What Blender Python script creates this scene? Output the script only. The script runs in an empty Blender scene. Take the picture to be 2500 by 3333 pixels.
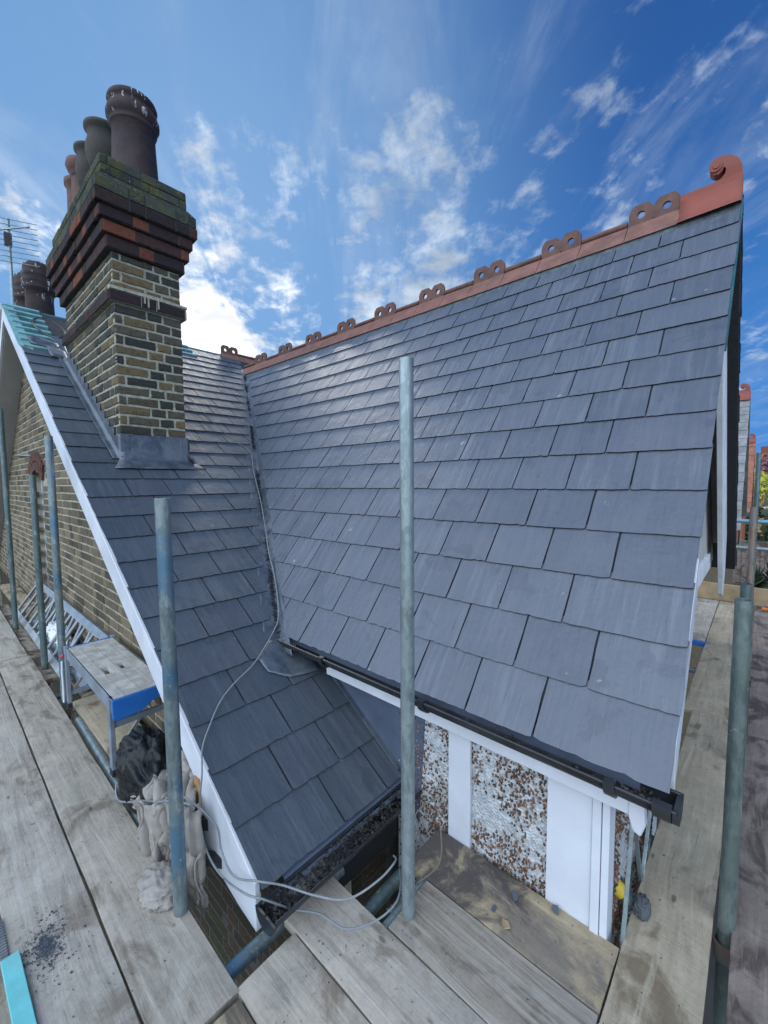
import bpy, bmesh, math, random
import numpy as np
from mathutils import Vector, Matrix, noise
R = math.radians
random.seed(7)

# ------------------------------------------------------------------ camera
scene = bpy.context.scene
F, PITCH, YAW, ROLL = 1353.0, R(4.06), R(42.2), R(0.46)
cam_d = bpy.data.cameras.new('camera')
cam = bpy.data.objects.new('camera', cam_d)
scene.collection.objects.link(cam)
cam_d.sensor_fit = 'VERTICAL'
cam_d.sensor_height = 36.0
cam_d.lens = 36.0 * F / 3333.0
cam_d.clip_start = 0.05
cam_d.clip_end = 2000
fw = Vector((-math.sin(YAW) * math.cos(PITCH), math.cos(YAW) * math.cos(PITCH), -math.sin(PITCH)))
rt = Vector((math.cos(YAW), math.sin(YAW), 0))
up = rt.cross(fw)
c_, s_ = math.cos(ROLL), math.sin(ROLL)
rt, up = rt * c_ - up * s_, rt * s_ + up * c_
m = Matrix((rt, up, -fw)).transposed().to_4x4()
cam.matrix_world = m
scene.camera = cam
scene.render.resolution_x, scene.render.resolution_y = 768, 1024

def skydir(px, py):
    """world direction of a place in the sky"""
    return (rt * (px - 1250) / F - up * (py - 1666.5) / F + fw).normalized()

# ------------------------------------------------------------------ world
SUN_AZ = R(-63)       # from +Y, towards -X
SUN_EL = R(33)
sun_dir = Vector((math.sin(SUN_AZ) * math.cos(SUN_EL), math.cos(SUN_AZ) * math.cos(SUN_EL), math.sin(SUN_EL)))
world = bpy.data.worlds.new('World')
scene.world = world
world.use_nodes = True
wt = world.node_tree
for n in list(wt.nodes): wt.nodes.remove(n)

class NT:
    """small node-tree writer"""
    def __init__(s, t): s.t = t
    def new(s, kind, **kw):
        n = s.t.nodes.new(kind)
        for k, v in kw.items():
            if k in n.inputs.keys() if isinstance(k, str) else False: n.inputs[k].default_value = v
            else: setattr(n, k, v)
        return n
    def put(s, sock, v):
        if isinstance(v, bpy.types.NodeSocket): s.t.links.new(v, sock)
        elif v is not None: sock.default_value = v
    def math(s, op, a, b=None, c=None, clamp=False):
        n = s.t.nodes.new('ShaderNodeMath'); n.operation = op; n.use_clamp = clamp
        s.put(n.inputs[0], a)
        if b is not None: s.put(n.inputs[1], b)
        if c is not None: s.put(n.inputs[2], c)
        return n.outputs[0]
    def vmath(s, op, a, b=None, out=0):
        n = s.t.nodes.new('ShaderNodeVectorMath'); n.operation = op
        s.put(n.inputs[0], a)
        if b is not None: s.put(n.inputs[1], b)
        return n.outputs['Value'] if op in ('DOT_PRODUCT', 'LENGTH') else n.outputs[out]
    def mix(s, f, a, b, mode='MIX'):
        n = s.t.nodes.new('ShaderNodeMix'); n.data_type = 'RGBA'; n.blend_type = mode; n.clamp_factor = True
        s.put(n.inputs[0], f); s.put(n.inputs[6], rgb(a)); s.put(n.inputs[7], rgb(b))
        return n.outputs[2]
    def ramp(s, f, lo, hi, a=0.0, b=1.0, smooth=True):
        n = s.t.nodes.new('ShaderNodeMapRange'); n.interpolation_type = 'SMOOTHSTEP' if smooth else 'LINEAR'
        s.put(n.inputs[0], f); n.inputs[1].default_value = lo; n.inputs[2].default_value = hi
        n.inputs[3].default_value = a; n.inputs[4].default_value = b
        return n.outputs[0]
    def noise(s, vec, scale=5, detail=4, rough=0.55, dist=0.0, dims='3D'):
        n = s.t.nodes.new('ShaderNodeTexNoise'); n.noise_dimensions = dims
        if vec is not None: s.put(n.inputs['Vector'], vec)
        n.inputs['Scale'].default_value = scale; n.inputs['Detail'].default_value = detail
        n.inputs['Roughness'].default_value = rough; n.inputs['Distortion'].default_value = dist
        return n.outputs[0]
    def vor(s, vec, scale=5, feature='F1', rnd=1.0, out=0):
        n = s.t.nodes.new('ShaderNodeTexVoronoi'); n.feature = feature
        s.put(n.inputs['Vector'], vec); n.inputs['Scale'].default_value = scale
        n.inputs['Randomness'].default_value = rnd
        return n.outputs[out]
    def scale(s, vec, sc, loc=(0, 0, 0), rot=(0, 0, 0)):
        n = s.t.nodes.new('ShaderNodeMapping'); s.put(n.inputs[0], vec)
        n.inputs['Scale'].default_value = sc; n.inputs['Location'].default_value = loc; n.inputs['Rotation'].default_value = rot
        return n.outputs[0]

def rgb(v):
    if isinstance(v, (tuple, list)) and len(v) == 3: return (v[0], v[1], v[2], 1.0)
    return v

w = NT(wt)
sky = wt.nodes.new('ShaderNodeTexSky'); sky.sky_type = 'NISHITA'; sky.sun_disc = False
sky.sun_elevation = SUN_EL; sky.sun_rotation = SUN_AZ
sky.air_density = 1.0; sky.dust_density = 0.6; sky.ozone_density = 3.0
tc = wt.nodes.new('ShaderNodeTexCoord')
D = tc.outputs['Generated']
sep = wt.nodes.new('ShaderNodeSeparateXYZ'); wt.links.new(D, sep.inputs[0])
zc = w.math('ADD', w.math('MAXIMUM', sep.outputs[2], 0.0), 0.22)
comb = wt.nodes.new('ShaderNodeCombineXYZ')
wt.links.new(w.math('DIVIDE', sep.outputs[0], zc), comb.inputs[0])
wt.links.new(w.math('DIVIDE', sep.outputs[1], zc), comb.inputs[1])
P = comb.outputs[0]
# long wispy streaks plus lumpy small cloud
st = w.scale(w.scale(P, (1, 1, 1), rot=(0, 0, R(42))), (0.42, 1.35, 1))
streak = w.noise(st, 2.6, 9, 0.62, 0.8)
lump = w.noise(w.scale(P, (1, 1, 1), loc=(3.1, 1.7, 0)), 3.3, 10, 0.6, 0.35)
fine = w.noise(P, 14, 6, 0.6, 0.3)
# where the cloud banks stand: (direction, half width cos, weight)
banks = [((760, 1000), 0.955, 1.1), ((640, 1160), 0.982, 1.9), ((800, 640), 0.985, 1.15), ((1180, 640), 0.975, 0.66),
         ((1370, 440), 0.994, 0.85), ((1080, 560), 0.985, 0.6), ((1330, 900), 0.968, 0.9), ((1560, 760), 0.972, 0.92),
         ((1900, 600), 0.965, 0.80), ((2200, 380), 0.950, 0.74), ((1750, 90), 0.98, 0.5), ((2050, 250), 0.97, 0.45), ((2480, 1050), 0.975, 0.75),
         ((60, 900), 0.98, 0.8), ((900, 980), 0.97, 0.4)]
tot = None
for (px, py), co, wt_ in banks:
    d = skydir(px, py)
    k = w.vmath('DOT_PRODUCT', D, tuple(d))
    k = w.ramp(k, co, 1.0 - (1.0 - co) * 0.12, 0.0, wt_)
    tot = k if tot is None else w.math('MAXIMUM', tot, k)
lm = w.math('ADD', w.math('MULTIPLY', lump, 0.42), w.math('ADD', w.math('MULTIPLY', streak, 0.58), w.math('MULTIPLY', w.math('SUBTRACT', fine, 0.5), 0.34)))
thr = w.math('SUBTRACT', 0.635, w.math('MULTIPLY', tot, 0.195))
cov = w.math('DIVIDE', w.math('SUBTRACT', lm, thr), 0.19)
cov = w.ramp(cov, 0.0, 1.0, 0.0, 1.0)
veil = w.ramp(streak, 0.44, 0.70, 0.0, 0.26)
below = w.ramp(sep.outputs[2], -0.02, 0.06)
glow = w.vmath('DOT_PRODUCT', D, tuple(skydir(330, 820)))
glowm = w.ramp(glow, 0.55, 1.0, 0.0, 1.0)
cov = w.math('MULTIPLY', w.math('MAXIMUM', cov, veil), below)
near = w.ramp(w.vmath('DOT_PRODUCT', D, tuple(skydir(600, 1130))), 0.90, 1.0)
# colour of the open sky and of the clouds (radiance)
hsv = wt.nodes.new('ShaderNodeHueSaturation'); hsv.inputs['Saturation'].default_value = 1.15; hsv.inputs['Value'].default_value = 0.8
wt.links.new(sky.outputs[0], hsv.inputs['Color'])
elev = w.ramp(sep.outputs[2], 0.0, 0.75)
grad = w.mix(elev, (0.42, 1.85, 5.0), (0.15, 0.68, 2.35))
grad = w.mix(w.math('MULTIPLY', glowm, 0.8), grad, (1.5, 3.1, 5.5))
skyc = w.mix(0.95, hsv.outputs[0], grad)
cl = w.mix(near, (4.1, 4.9, 6.0), (8.8, 9.0, 9.2))
shade = w.ramp(w.noise(P, 5, 5, 0.6), 0.35, 0.65, 0.75, 1.15)
clc = w.mix(1.0, cl, shade, 'MULTIPLY')
col = w.mix(cov, skyc, clc)
# unseen bright cloud deck, added behind the camera as fill light
back = w.vmath('DOT_PRODUCT', D, tuple(Vector((-0.25, 0.95, 0.06)).normalized()))
backm = w.math('MULTIPLY', w.ramp(back, 0.10, -0.50), below)
col = w.mix(w.math('MULTIPLY', backm, w.ramp(lump, 0.3, 0.5, 0.75, 1.0)), col, (14.8, 17.2, 20.6))
bg = wt.nodes.new('ShaderNodeBackground'); wt.links.new(col, bg.inputs[0]); bg.inputs[1].default_value = 0.10
out = wt.nodes.new('ShaderNodeOutputWorld'); wt.links.new(bg.outputs[0], out.inputs[0])

# ------------------------------------------------------------------ sun
ld = bpy.data.lights.new('sun', 'SUN'); ld.energy = 0.8; ld.angle = R(14); ld.color = (1.0, 0.95, 0.87)
lo = bpy.data.objects.new('sun', ld); scene.collection.objects.link(lo)
lo.rotation_euler = (-sun_dir).to_track_quat('-Z', 'Y').to_euler()
vs = scene.view_settings
vs.view_transform = 'Standard'; vs.look = 'None'; vs.gamma = 1.0; vs.use_curve_mapping = False
vs.exposure = 0.5
scene.render.engine = 'CYCLES'
scene.cycles.max_bounces = 8

# ------------------------------------------------------------------ object helpers
COL = scene.collection
def tag(o, label=None, cat=None, group=None, kind=None):
    if label: o['label'] = label
    if cat: o['category'] = cat
    if group: o['group'] = group
    if kind: o['kind'] = kind
    return o
def empty(name, loc=(0, 0, 0), rz=0.0, **kw):
    o = bpy.data.objects.new(name, None); o.empty_display_size = 0.1
    COL.objects.link(o); o.location = loc; o.rotation_euler = (0, 0, rz)
    return tag(o, **kw)

class MB:
    """collects faces, then links them as ONE mesh object"""
    def __init__(s): s.v = []; s.f = []; s.m = []; s.r = []; s.sm = []
    def add(s, verts, faces, mat=0, rnd=None, smooth=False):
        b = len(s.v); s.v.extend([tuple(v) for v in verts])
        if rnd is None: rnd = random.random()
        for f in faces:
            s.f.append([b + i for i in f]); s.m.append(mat); s.r.append(rnd); s.sm.append(smooth)
        return s
    def box(s, x0, x1, y0, y1, z0, z1, **k):
        v = [(x, y, z) for x in (x0, x1) for y in (y0, y1) for z in (z0, z1)]
        return s.add(v, [(0, 1, 3, 2), (4, 6, 7, 5), (0, 4, 5, 1), (2, 3, 7, 6), (0, 2, 6, 4), (1, 5, 7, 3)], **k)
    def bar(s, p0, p1, wd, th, side=(0, 0, 1), **k):
        """box from p0 to p1, wd across along side-cross, th along side"""
        p0, p1 = Vector(p0), Vector(p1); a = (p1 - p0).normalized(); n = Vector(side); b = a.cross(n)
        if b.length < 1e-4: b = a.cross(Vector((1, 0, 0)))
        b.normalize(); n = b.cross(a).normalized()
        v = []
        for p in (p0, p1):
            for sb in (-1, 1):
                for sn in (-1, 1): v.append(p + b * sb * wd / 2 + n * sn * th / 2)
        return s.add(v, [(0, 1, 3, 2), (4, 6, 7, 5), (0, 4, 5, 1), (2, 3, 7, 6), (0, 2, 6, 4), (1, 5, 7, 3)], **k)
    def prism(s, pts, vec, **k):
        """closed outline pts pushed along vec"""
        n = len(pts); a = [Vector(p) for p in pts]; b = [p + Vector(vec) for p in a]
        fs = [tuple(range(n))[::-1], tuple(range(n, 2 * n))] + [(i, (i + 1) % n, n + (i + 1) % n, n + i) for i in range(n)]
        return s.add(a + b, fs, **k)
    def tube(s, p0, p1, r, n=20, r1=None, cap=True, **k):
        return s.path([p0, p1], r, n, cap=cap, rads=[r, r if r1 is None else r1], **k)
    def path(s, pts, r, n=8, cap=True, rads=None, **k):
        pts = [Vector(p) for p in pts]; vv = []; ff = []
        t = (pts[1] - pts[0]).normalized(); ref = Vector((0, 0, 1)) if abs(t.z) < .9 else Vector((1, 0, 0))
        u = t.cross(ref).normalized()
        for i, p in enumerate(pts):
            if i == 0: t = pts[1] - pts[0]
            elif i == len(pts) - 1: t = pts[-1] - pts[-2]
            else: t = pts[i + 1] - pts[i - 1]
            t.normalize(); u = (u - t * u.dot(t)).normalized(); w_ = t.cross(u)
            rr = rads[i] if rads else r
            for j in range(n):
                a = 2 * math.pi * j / n; vv.append(p + (u * math.cos(a) + w_ * math.sin(a)) * rr)
        for i in range(len(pts) - 1):
            for j in range(n): ff.append((i * n + j, i * n + (j + 1) % n, (i + 1) * n + (j + 1) % n, (i + 1) * n + j))
        k.setdefault('smooth', True)
        s.add(vv, ff, **k)
        if cap:
            k['smooth'] = False
            s.add(vv[:n], [tuple(range(n))[::-1]], **k); s.add(vv[-n:], [tuple(range(n))], **k)
        return s
    def pipe(s, p0, p1, r, wall=0.004, n=24, **k):
        """open-ended tube with a wall"""
        p0, p1 = Vector(p0), Vector(p1); t = (p1 - p0).normalized()
        ref = Vector((0, 0, 1)) if abs(t.z) < .9 else Vector((1, 0, 0)); u = t.cross(ref).normalized(); w_ = t.cross(u)
        rings = [(p0, r), (p1, r), (p1, r - wall), (p0, r - wall)]
        vv = [p + (u * math.cos(2 * math.pi * j / n) + w_ * math.sin(2 * math.pi * j / n)) * q for p, q in rings for j in range(n)]
        k['smooth'] = True
        for a in range(4):
            b = (a + 1) % 4
            s.add([vv[a * n + j] for j in range(n)] + [vv[b * n + j] for j in range(n)],
                  [(j, (j + 1) % n, n + (j + 1) % n, n + j) for j in range(n)], mat=k.get('mat', 0), rnd=0.5, smooth=(a in (0, 2)))
        return s
    def lathe(s, prof, c, n=32, **k):
        """prof: list of (r, z) turned about the vertical through c"""
        c = Vector(c); vv = [c + Vector((r * math.cos(2 * math.pi * j / n), r * math.sin(2 * math.pi * j / n), z)) for r, z in prof for j in range(n)]
        ff = [(i * n + j, i * n + (j + 1) % n, (i + 1) * n + (j + 1) % n, (i + 1) * n + j) for i in range(len(prof) - 1) for j in range(n)]
        k.setdefault('smooth', True)
        return s.add(vv, ff, **k)
    def build(s, name, mats, parent=None, bevel=0.0, recalc=True, weld=False, **kw):
        me = bpy.data.meshes.new(name)
        me.from_pydata(s.v, [], s.f)
        if not isinstance(mats, (list, tuple)): mats = [mats]
        for mt in mats: me.materials.append(mt)
        me.polygons.foreach_set('material_index', s.m)
        me.polygons.foreach_set('use_smooth', s.sm)
        at = me.attributes.new('rnd', 'FLOAT', 'FACE'); at.data.foreach_set('value', s.r)
        if recalc or weld:
            bm = bmesh.new(); bm.from_mesh(me)
            if weld: bmesh.ops.remove_doubles(bm, verts=bm.verts, dist=1e-5)
            bmesh.ops.recalc_face_normals(bm, faces=bm.faces)
            bm.to_mesh(me); bm.free()
        o = bpy.data.objects.new(name, me); COL.objects.link(o)
        if parent is not None: o.parent = parent
        if bevel:
            b = o.modifiers.new('bevel', 'BEVEL'); b.width = bevel; b.segments = 2; b.limit_method = 'ANGLE'; b.angle_limit = R(40)
        return tag(o, **kw)

# ------------------------------------------------------------------ materials
def mat(name):
    mt = bpy.data.materials.new(name); mt.use_nodes = True
    t = mt.node_tree
    b = t.nodes['Principled BSDF']
    return mt, NT(t), b
def coords(n, kind='Object'):
    return n.t.nodes.new('ShaderNodeTexCoord').outputs[kind]
def rnd(n):
    a = n.t.nodes.new('ShaderNodeAttribute'); a.attribute_name = 'rnd'
    return a.outputs['Fac']
def bump(n, b, h, dist=0.002, strength=1.0):
    x = n.t.nodes.new('ShaderNodeBump'); x.inputs['Distance'].default_value = dist; x.inputs['Strength'].default_value = strength
    n.t.links.new(h, x.inputs['Height']); n.t.links.new(x.outputs[0], b.inputs['Normal'])
def setc(n, b, col, rough, metal=0.0, spec=None):
    n.put(b.inputs['Base Color'], rgb(col)); n.put(b.inputs['Roughness'], rough); n.put(b.inputs['Metallic'], metal)
    if spec is not None: b.inputs['Specular IOR Level'].default_value = spec
def simple(name, col, rough=0.6, metal=0.0, var=0.15, scale=12, bmp=0.0005, dirt=None, dirtamt=0.5):
    mt, n, b = mat(name); c = coords(n)
    k = n.ramp(n.noise(c, scale, 6, 0.6), 0.3, 0.7)
    cc = n.mix(k, tuple(x * (1 - var) for x in col), tuple(min(1, x * (1 + var)) for x in col))
    if dirt:
        dk = n.ramp(n.noise(c, scale * 0.35, 7, 0.65, 0.4), 0.52, 0.72, 0, dirtamt)
        cc = n.mix(dk, cc, dirt)
    setc(n, b, cc, n.ramp(k, 0, 1, max(0.05, rough - 0.08), min(1, rough + 0.08)), metal)
    if bmp: bump(n, b, n.noise(c, scale * 6, 5, 0.6), bmp)
    return mt

def slate_mat(name, streak_scale, tint=1.0, ro=0.0):
    mt, n, b = mat(name); c = coords(n); r = rnd(n)
    off = n.t.nodes.new('ShaderNodeCombineXYZ'); n.put(off.inputs[0], n.math('MULTIPLY', r, 37.0)); n.put(off.inputs[1], n.math('MULTIPLY', r, 61.0)); n.put(off.inputs[2], n.math('MULTIPLY', r, 13.0))
    cs = n.vmath('ADD', n.scale(c, streak_scale), off.outputs[0])
    st = n.noise(cs, 1.0, 6, 0.65, 0.35)
    st2 = n.noise(n.vmath('ADD', n.scale(c, tuple(x * 3.1 for x in streak_scale)), off.outputs[0]), 1.0, 4, 0.7, 0.2)
    base = n.mix(n.ramp(r, 0, 1, smooth=False), (0.090, 0.108, 0.142), (0.116, 0.136, 0.172))
    base = n.mix(n.ramp(n.math('FRACT', n.math('MULTIPLY', r, 7.31)), 0.78, 1.0, 0, 0.35), base, (0.108, 0.112, 0.155))
    amt = n.ramp(n.math('FRACT', n.math('MULTIPLY', r, 3.73)), 0.25, 0.95, 0.08, 0.38)
    base = n.mix(n.math('MULTIPLY', n.ramp(st, 0.46, 0.70), amt), base, (0.235, 0.265, 0.31))
    base = n.mix(n.ramp(st2, 0.50, 0.78, 0, 0.5), base, (0.050, 0.063, 0.088))
    cl = n.noise(c, 3.2, 5, 0.6, 0.5)
    base = n.mix(n.ramp(cl, 0.4, 0.7, 0, 0.3), base, (0.15, 0.16, 0.19))
    spots = n.noise(n.vmath('ADD', c, off.outputs[0]), 13, 3, 0.5)
    wet = n.noise(n.vmath('ADD', c, off.outputs[0]), 5.5, 4, 0.6, 0.6)
    base = n.mix(n.ramp(wet, 0.60, 0.64, 0, 0.30), base, (0.055, 0.068, 0.090))
    base = n.mix(n.ramp(spots, 0.735, 0.76, 0, 0.6), base, (0.33, 0.35, 0.37))
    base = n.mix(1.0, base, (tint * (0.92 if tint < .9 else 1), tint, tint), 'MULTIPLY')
    setc(n, b, base, n.ramp(st, 0.3, 0.7, 0.34 + ro, 0.50 + ro), 0.0, 0.6)
    h = n.math('ADD', n.math('MULTIPLY', st, 0.6), n.math('MULTIPLY', n.noise(c, 60, 5, 0.65), 0.25))
    h = n.math('ADD', h, n.math('MULTIPLY', n.noise(n.vmath('ADD', c, off.outputs[0]), 9, 3), 0.9))
    bump(n, b, h, 0.006, 0.9)
    return mt
M = {}
M['slate_main'] = slate_mat('slate_main', (34, 2.2, 2.2), 0.90)
M['slate_wing'] = slate_mat('slate_wing', (2.2, 34, 2.2), 0.58, 0.08)  # same slates tinted darker, the shade of this slope put into the colour

M['slate_edge'] = simple('slate_edge', (0.022, 0.026, 0.034), 0.8, var=0.3, scale=30, bmp=0.002)

def brick_mat(name, c1, c2, c3, soot=0.5):
    mt, n, b = mat(name); c = coords(n); r = rnd(n)
    base = n.mix(n.ramp(r, 0.15, 0.85), c1, c2)
    base = n.mix(n.ramp(n.math('FRACT', n.math('MULTIPLY', r, 5.7)), 0.64, 0.90), base, c3)
    g = n.noise(c, 38, 6, 0.7)
    base = n.mix(n.ramp(g, 0.45, 0.72, 0, soot), base, tuple(x * 0.28 for x in c1))
    base = n.mix(n.ramp(n.noise(c, 90, 3, 0.6), 0.62, 0.74, 0, 0.5), base, tuple(min(1, x * 2.0) for x in c2))
    setc(n, b, base, 0.9, 0, 0.2)
    h = n.math('ADD', g, n.math('MULTIPLY', n.noise(c, 130, 4, 0.7), 0.5))
    bump(n, b, h, 0.006, 0.9)
    return mt
M['brick_stock'] = brick_mat('brick_stock', (0.045, 0.049, 0.044), (0.105, 0.094, 0.068), (0.165, 0.125, 0.070), 0.6)
M['brick_wall'] = brick_mat('brick_wall', (0.14, 0.12, 0.085), (0.22, 0.18, 0.118), (0.08, 0.07, 0.052), 0.5)
M['brick_red'] = brick_mat('brick_red', (0.034, 0.026, 0.029), (0.062, 0.036, 0.034), (0.17, 0.062, 0.040), 0.5)
M['brick_arch'] = brick_mat('brick_arch', (0.11, 0.055, 0.045), (0.16, 0.08, 0.06), (0.09, 0.055, 0.05), 0.5)
M['brick_damp_shade'] = brick_mat('brick_damp_shade', (0.045, 0.043, 0.028), (0.075, 0.055, 0.035), (0.05, 0.055, 0.03), 0.6)  # damp brick, darkened further: shade below the deck put into the colour
M['brick_far'] = brick_mat('brick_far', (0.26, 0.10, 0.06), (0.32, 0.13, 0.08), (0.2, 0.08, 0.05), 0.3)
M['mortar'] = simple('mortar', (0.33, 0.325, 0.26), 0.95, var=0.25, scale=25, bmp=0.003, dirt=(0.2, 0.19, 0.15), dirtamt=0.5)
M['mortar_wall'] = simple('mortar_wall', (0.40, 0.37, 0.29), 0.95, var=0.25, scale=18, bmp=0.003, dirt=(0.13, 0.12, 0.09), dirtamt=0.5)
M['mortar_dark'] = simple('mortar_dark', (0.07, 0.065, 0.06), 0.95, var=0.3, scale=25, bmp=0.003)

def moss_mat():
    mt, n, b = mat('mossy_brick'); c = coords(n); r = rnd(n)
    base = n.mix(r, (0.040, 0.050, 0.046), (0.085, 0.095, 0.080))
    g = n.noise(c, 14, 8, 0.7, 0.4)
    base = n.mix(n.ramp(g, 0.49, 0.58, 0, 0.8), base, (0.115, 0.108, 0.042))
    base = n.mix(n.ramp(n.noise(c, 22, 6, 0.7), 0.60, 0.67, 0, 0.8), base, (0.20, 0.19, 0.06))
    base = n.mix(n.ramp(n.noise(c, 50, 3, 0.6), 0.66, 0.72, 0, 0.8), base, (0.4, 0.42, 0.38))
    setc(n, b, base, 0.95, 0, 0.15); bump(n, b, n.math('ADD', g, n.noise(c, 90, 5, 0.7)), 0.010, 1.0)
    return mt
M['moss'] = moss_mat()

def pot_mat(name, c1, c2, streaks=True):
    mt, n, b = mat(name); c = coords(n)
    base = n.mix(n.ramp(n.noise(c, 6, 6, 0.6), 0.3, 0.7), c1, c2)
    if streaks:
        s_ = n.noise(n.scale(c, (26, 26, 3.5)), 1.0, 4, 0.6, 0.3)
        sp = n.t.nodes.new('ShaderNodeSeparateXYZ'); n.put(sp.inputs[0], c)
        k = n.math('MULTIPLY', n.ramp(s_, 0.60, 0.66), n.ramp(sp.outputs[2], 0.36, 0.52))
        base = n.mix(k, base, (0.55, 0.55, 0.52))
    setc(n, b, base, 0.72, 0, 0.3); bump(n, b, n.noise(c, 60, 5, 0.6), 0.003)
    return mt
M['pot'] = pot_mat('pot_clay', (0.026, 0.021, 0.024), (0.056, 0.037, 0.038))
M['pot_green'] = pot_mat('pot_weathered', (0.030, 0.034, 0.031), (0.062, 0.052, 0.045), False)
M['pot_red'] = pot_mat('pot_red', (0.10, 0.060, 0.052), (0.17, 0.095, 0.08), False)
M['terracotta'] = simple('terracotta_side', (0.215, 0.102, 0.080), 0.8, var=0.22, scale=9, bmp=0.0015, dirt=(0.12, 0.07, 0.06), dirtamt=0.8)
M['terracotta_dark'] = simple('terracotta_crest', (0.15, 0.078, 0.062), 0.85, var=0.3, scale=14, bmp=0.002, dirt=(0.06, 0.045, 0.04), dirtamt=0.6)
M['terracotta_red'] = simple('terracotta_finial', (0.26, 0.075, 0.053), 0.75, var=0.12, scale=6, bmp=0.001, dirt=(0.22, 0.09, 0.075), dirtamt=0.4)

def lead_mat():
    mt, n, b = mat('lead'); c = coords(n)
    k = n.noise(c, 7, 7, 0.65, 0.5)
    base = n.mix(n.ramp(k, 0.35, 0.65), (0.085, 0.104, 0.132), (0.150, 0.177, 0.208))
    base = n.mix(n.ramp(n.noise(c, 30, 4), 0.6, 0.75, 0, 0.35), base, (0.23, 0.26, 0.29))
    setc(n, b, base, n.ramp(k, 0.3, 0.7, 0.35, 0.6), 0.55)
    bump(n, b, n.noise(c, 11, 5, 0.6), 0.010, 0.6)
    return mt
M['lead'] = lead_mat()
M['white_paint'] = simple('white_paint', (0.60, 0.635, 0.69), 0.42, var=0.05, scale=5, bmp=0.0008, dirt=(0.45, 0.47, 0.49), dirtamt=0.5)
M['white_old'] = simple('white_paint_old', (0.66, 0.69, 0.72), 0.6, var=0.08, scale=6, bmp=0.001, dirt=(0.35, 0.4, 0.42), dirtamt=0.5)
M['grey_render'] = simple('soffit_paint', (0.42, 0.41, 0.40), 0.8, var=0.08, scale=4, bmp=0.001)
M['gutter'] = simple('black_gutter', (0.022, 0.025, 0.029), 0.32, var=0.3, scale=8, bmp=0.0004, dirt=(0.09, 0.10, 0.10), dirtamt=0.4)
M['felt'] = simple('felt_tray', (0.075, 0.098, 0.145), 0.5, var=0.15, scale=6, bmp=0.0006)
M['membrane'] = simple('teal_membrane', (0.035, 0.13, 0.14), 0.55, var=0.3, scale=9, bmp=0.001)
M['batten'] = simple('treated_batten', (0.17, 0.37, 0.39), 0.7, var=0.2, scale=9, bmp=0.001)
M['teal_paint'] = simple('turquoise_paint', (0.16, 0.55, 0.56), 0.6, var=0.1, scale=9, bmp=0.001, dirt=(0.3, 0.4, 0.38), dirtamt=0.5)
M['dark'] = simple('dark_debris', (0.02, 0.022, 0.025), 0.85, var=0.4, scale=40, bmp=0.003)
M['grit_dark'] = simple('dark_grit', (0.028, 0.026, 0.025), 0.9, var=0.7, scale=60, bmp=0.003, dirt=(0.16, 0.15, 0.13), dirtamt=.8)
M['debris'] = simple('grit', (0.10, 0.095, 0.09), 0.9, var=0.6, scale=60, bmp=0.003)

def galv_mat(name, c1, c2, stain=None, rust=0.0, metal=0.55):
    mt, n, b = mat(name); c = coords(n)
    v = n.vor(n.scale(c, (1, 1, 0.6)), 55, out=1)
    hv = n.t.nodes.new('ShaderNodeSeparateColor'); n.put(hv.inputs[0], v)
    lng = n.noise(n.scale(c, (30, 30, 1.2)), 1.0, 5, 0.7)
    base = n.mix(n.math('MULTIPLY', hv.outputs[0], 0.55), c1, c2)
    base = n.mix(n.ramp(lng, 0.42, 0.65, 0, 0.75), base, c1)
    if stain: base = n.mix(n.ramp(n.noise(c, 5, 6, 0.6, 0.3), 0.48, 0.62, 0, 0.8), base, stain)
    base = n.mix(n.ramp(n.noise(c, 26, 5, 0.7), 0.64, 0.7, 0, 0.6), base, (0.6, 0.64, 0.64))
    base = n.mix(n.ramp(n.noise(n.scale(c, (8, 8, 2.0), loc=(2, 7, 1)), 3, 7, 0.7), 0.50, 0.60, 0, 0.45), base, tuple(x * 0.55 for x in c1))
    base = n.mix(n.ramp(n.noise(n.scale(c, (6, 6, 1.6), loc=(9, 3, 8)), 3, 7, 0.7), 0.60, 0.66, 0, 0.5), base, (0.52, 0.53, 0.50))
    if not rust: rust = 0.25
    if rust: base = n.mix(n.ramp(n.noise(n.scale(c, (3, 3, 1.0), loc=(5, 2, 1)), 4, 6, 0.6), 0.62, 0.72, 0, rust), base, (0.30, 0.13, 0.06))
    setc(n, b, base, n.ramp(lng, 0.3, 0.7, 0.36, 0.6), metal)
    bump(n, b, n.noise(n.scale(c, (1, 1, 0.3)), 110, 4, 0.6), 0.0012)
    return mt
M['galv'] = galv_mat('galvanised', (0.23, 0.29, 0.30), (0.42, 0.49, 0.50), None)
M['galv_green'] = galv_mat('galvanised_green', (0.11, 0.16, 0.165), (0.23, 0.29, 0.29), (0.10, 0.17, 0.17))
M['galv_blue'] = galv_mat('galvanised_blue', (0.18, 0.23, 0.24), (0.33, 0.39, 0.39), (0.08, 0.19, 0.30))
M['galv_rust'] = galv_mat('galvanised_rusty', (0.15, 0.20, 0.19), (0.30, 0.35, 0.33), (0.15, 0.20, 0.18), 0.8)
M['rusty'] = galv_mat('rusty_tube', (0.24, 0.17, 0.13), (0.36, 0.27, 0.21), (0.2, 0.2, 0.19), 0.6, 0.3)
M['tube_blue'] = simple('blue_tube', (0.17, 0.34, 0.46), 0.5, 0.2, var=0.15)
M['alu'] = simple('aluminium', (0.27, 0.29, 0.30), 0.5, 0.6, var=0.3, scale=9, bmp=0.0006, dirt=(0.12, 0.12, 0.115), dirtamt=0.7)
M['alu_deck'] = simple('aluminium_deck', (0.50, 0.49, 0.46), 0.5, 0.25, var=0.2, scale=14, bmp=0.0008, dirt=(0.27, 0.25, 0.22), dirtamt=0.6)
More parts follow.
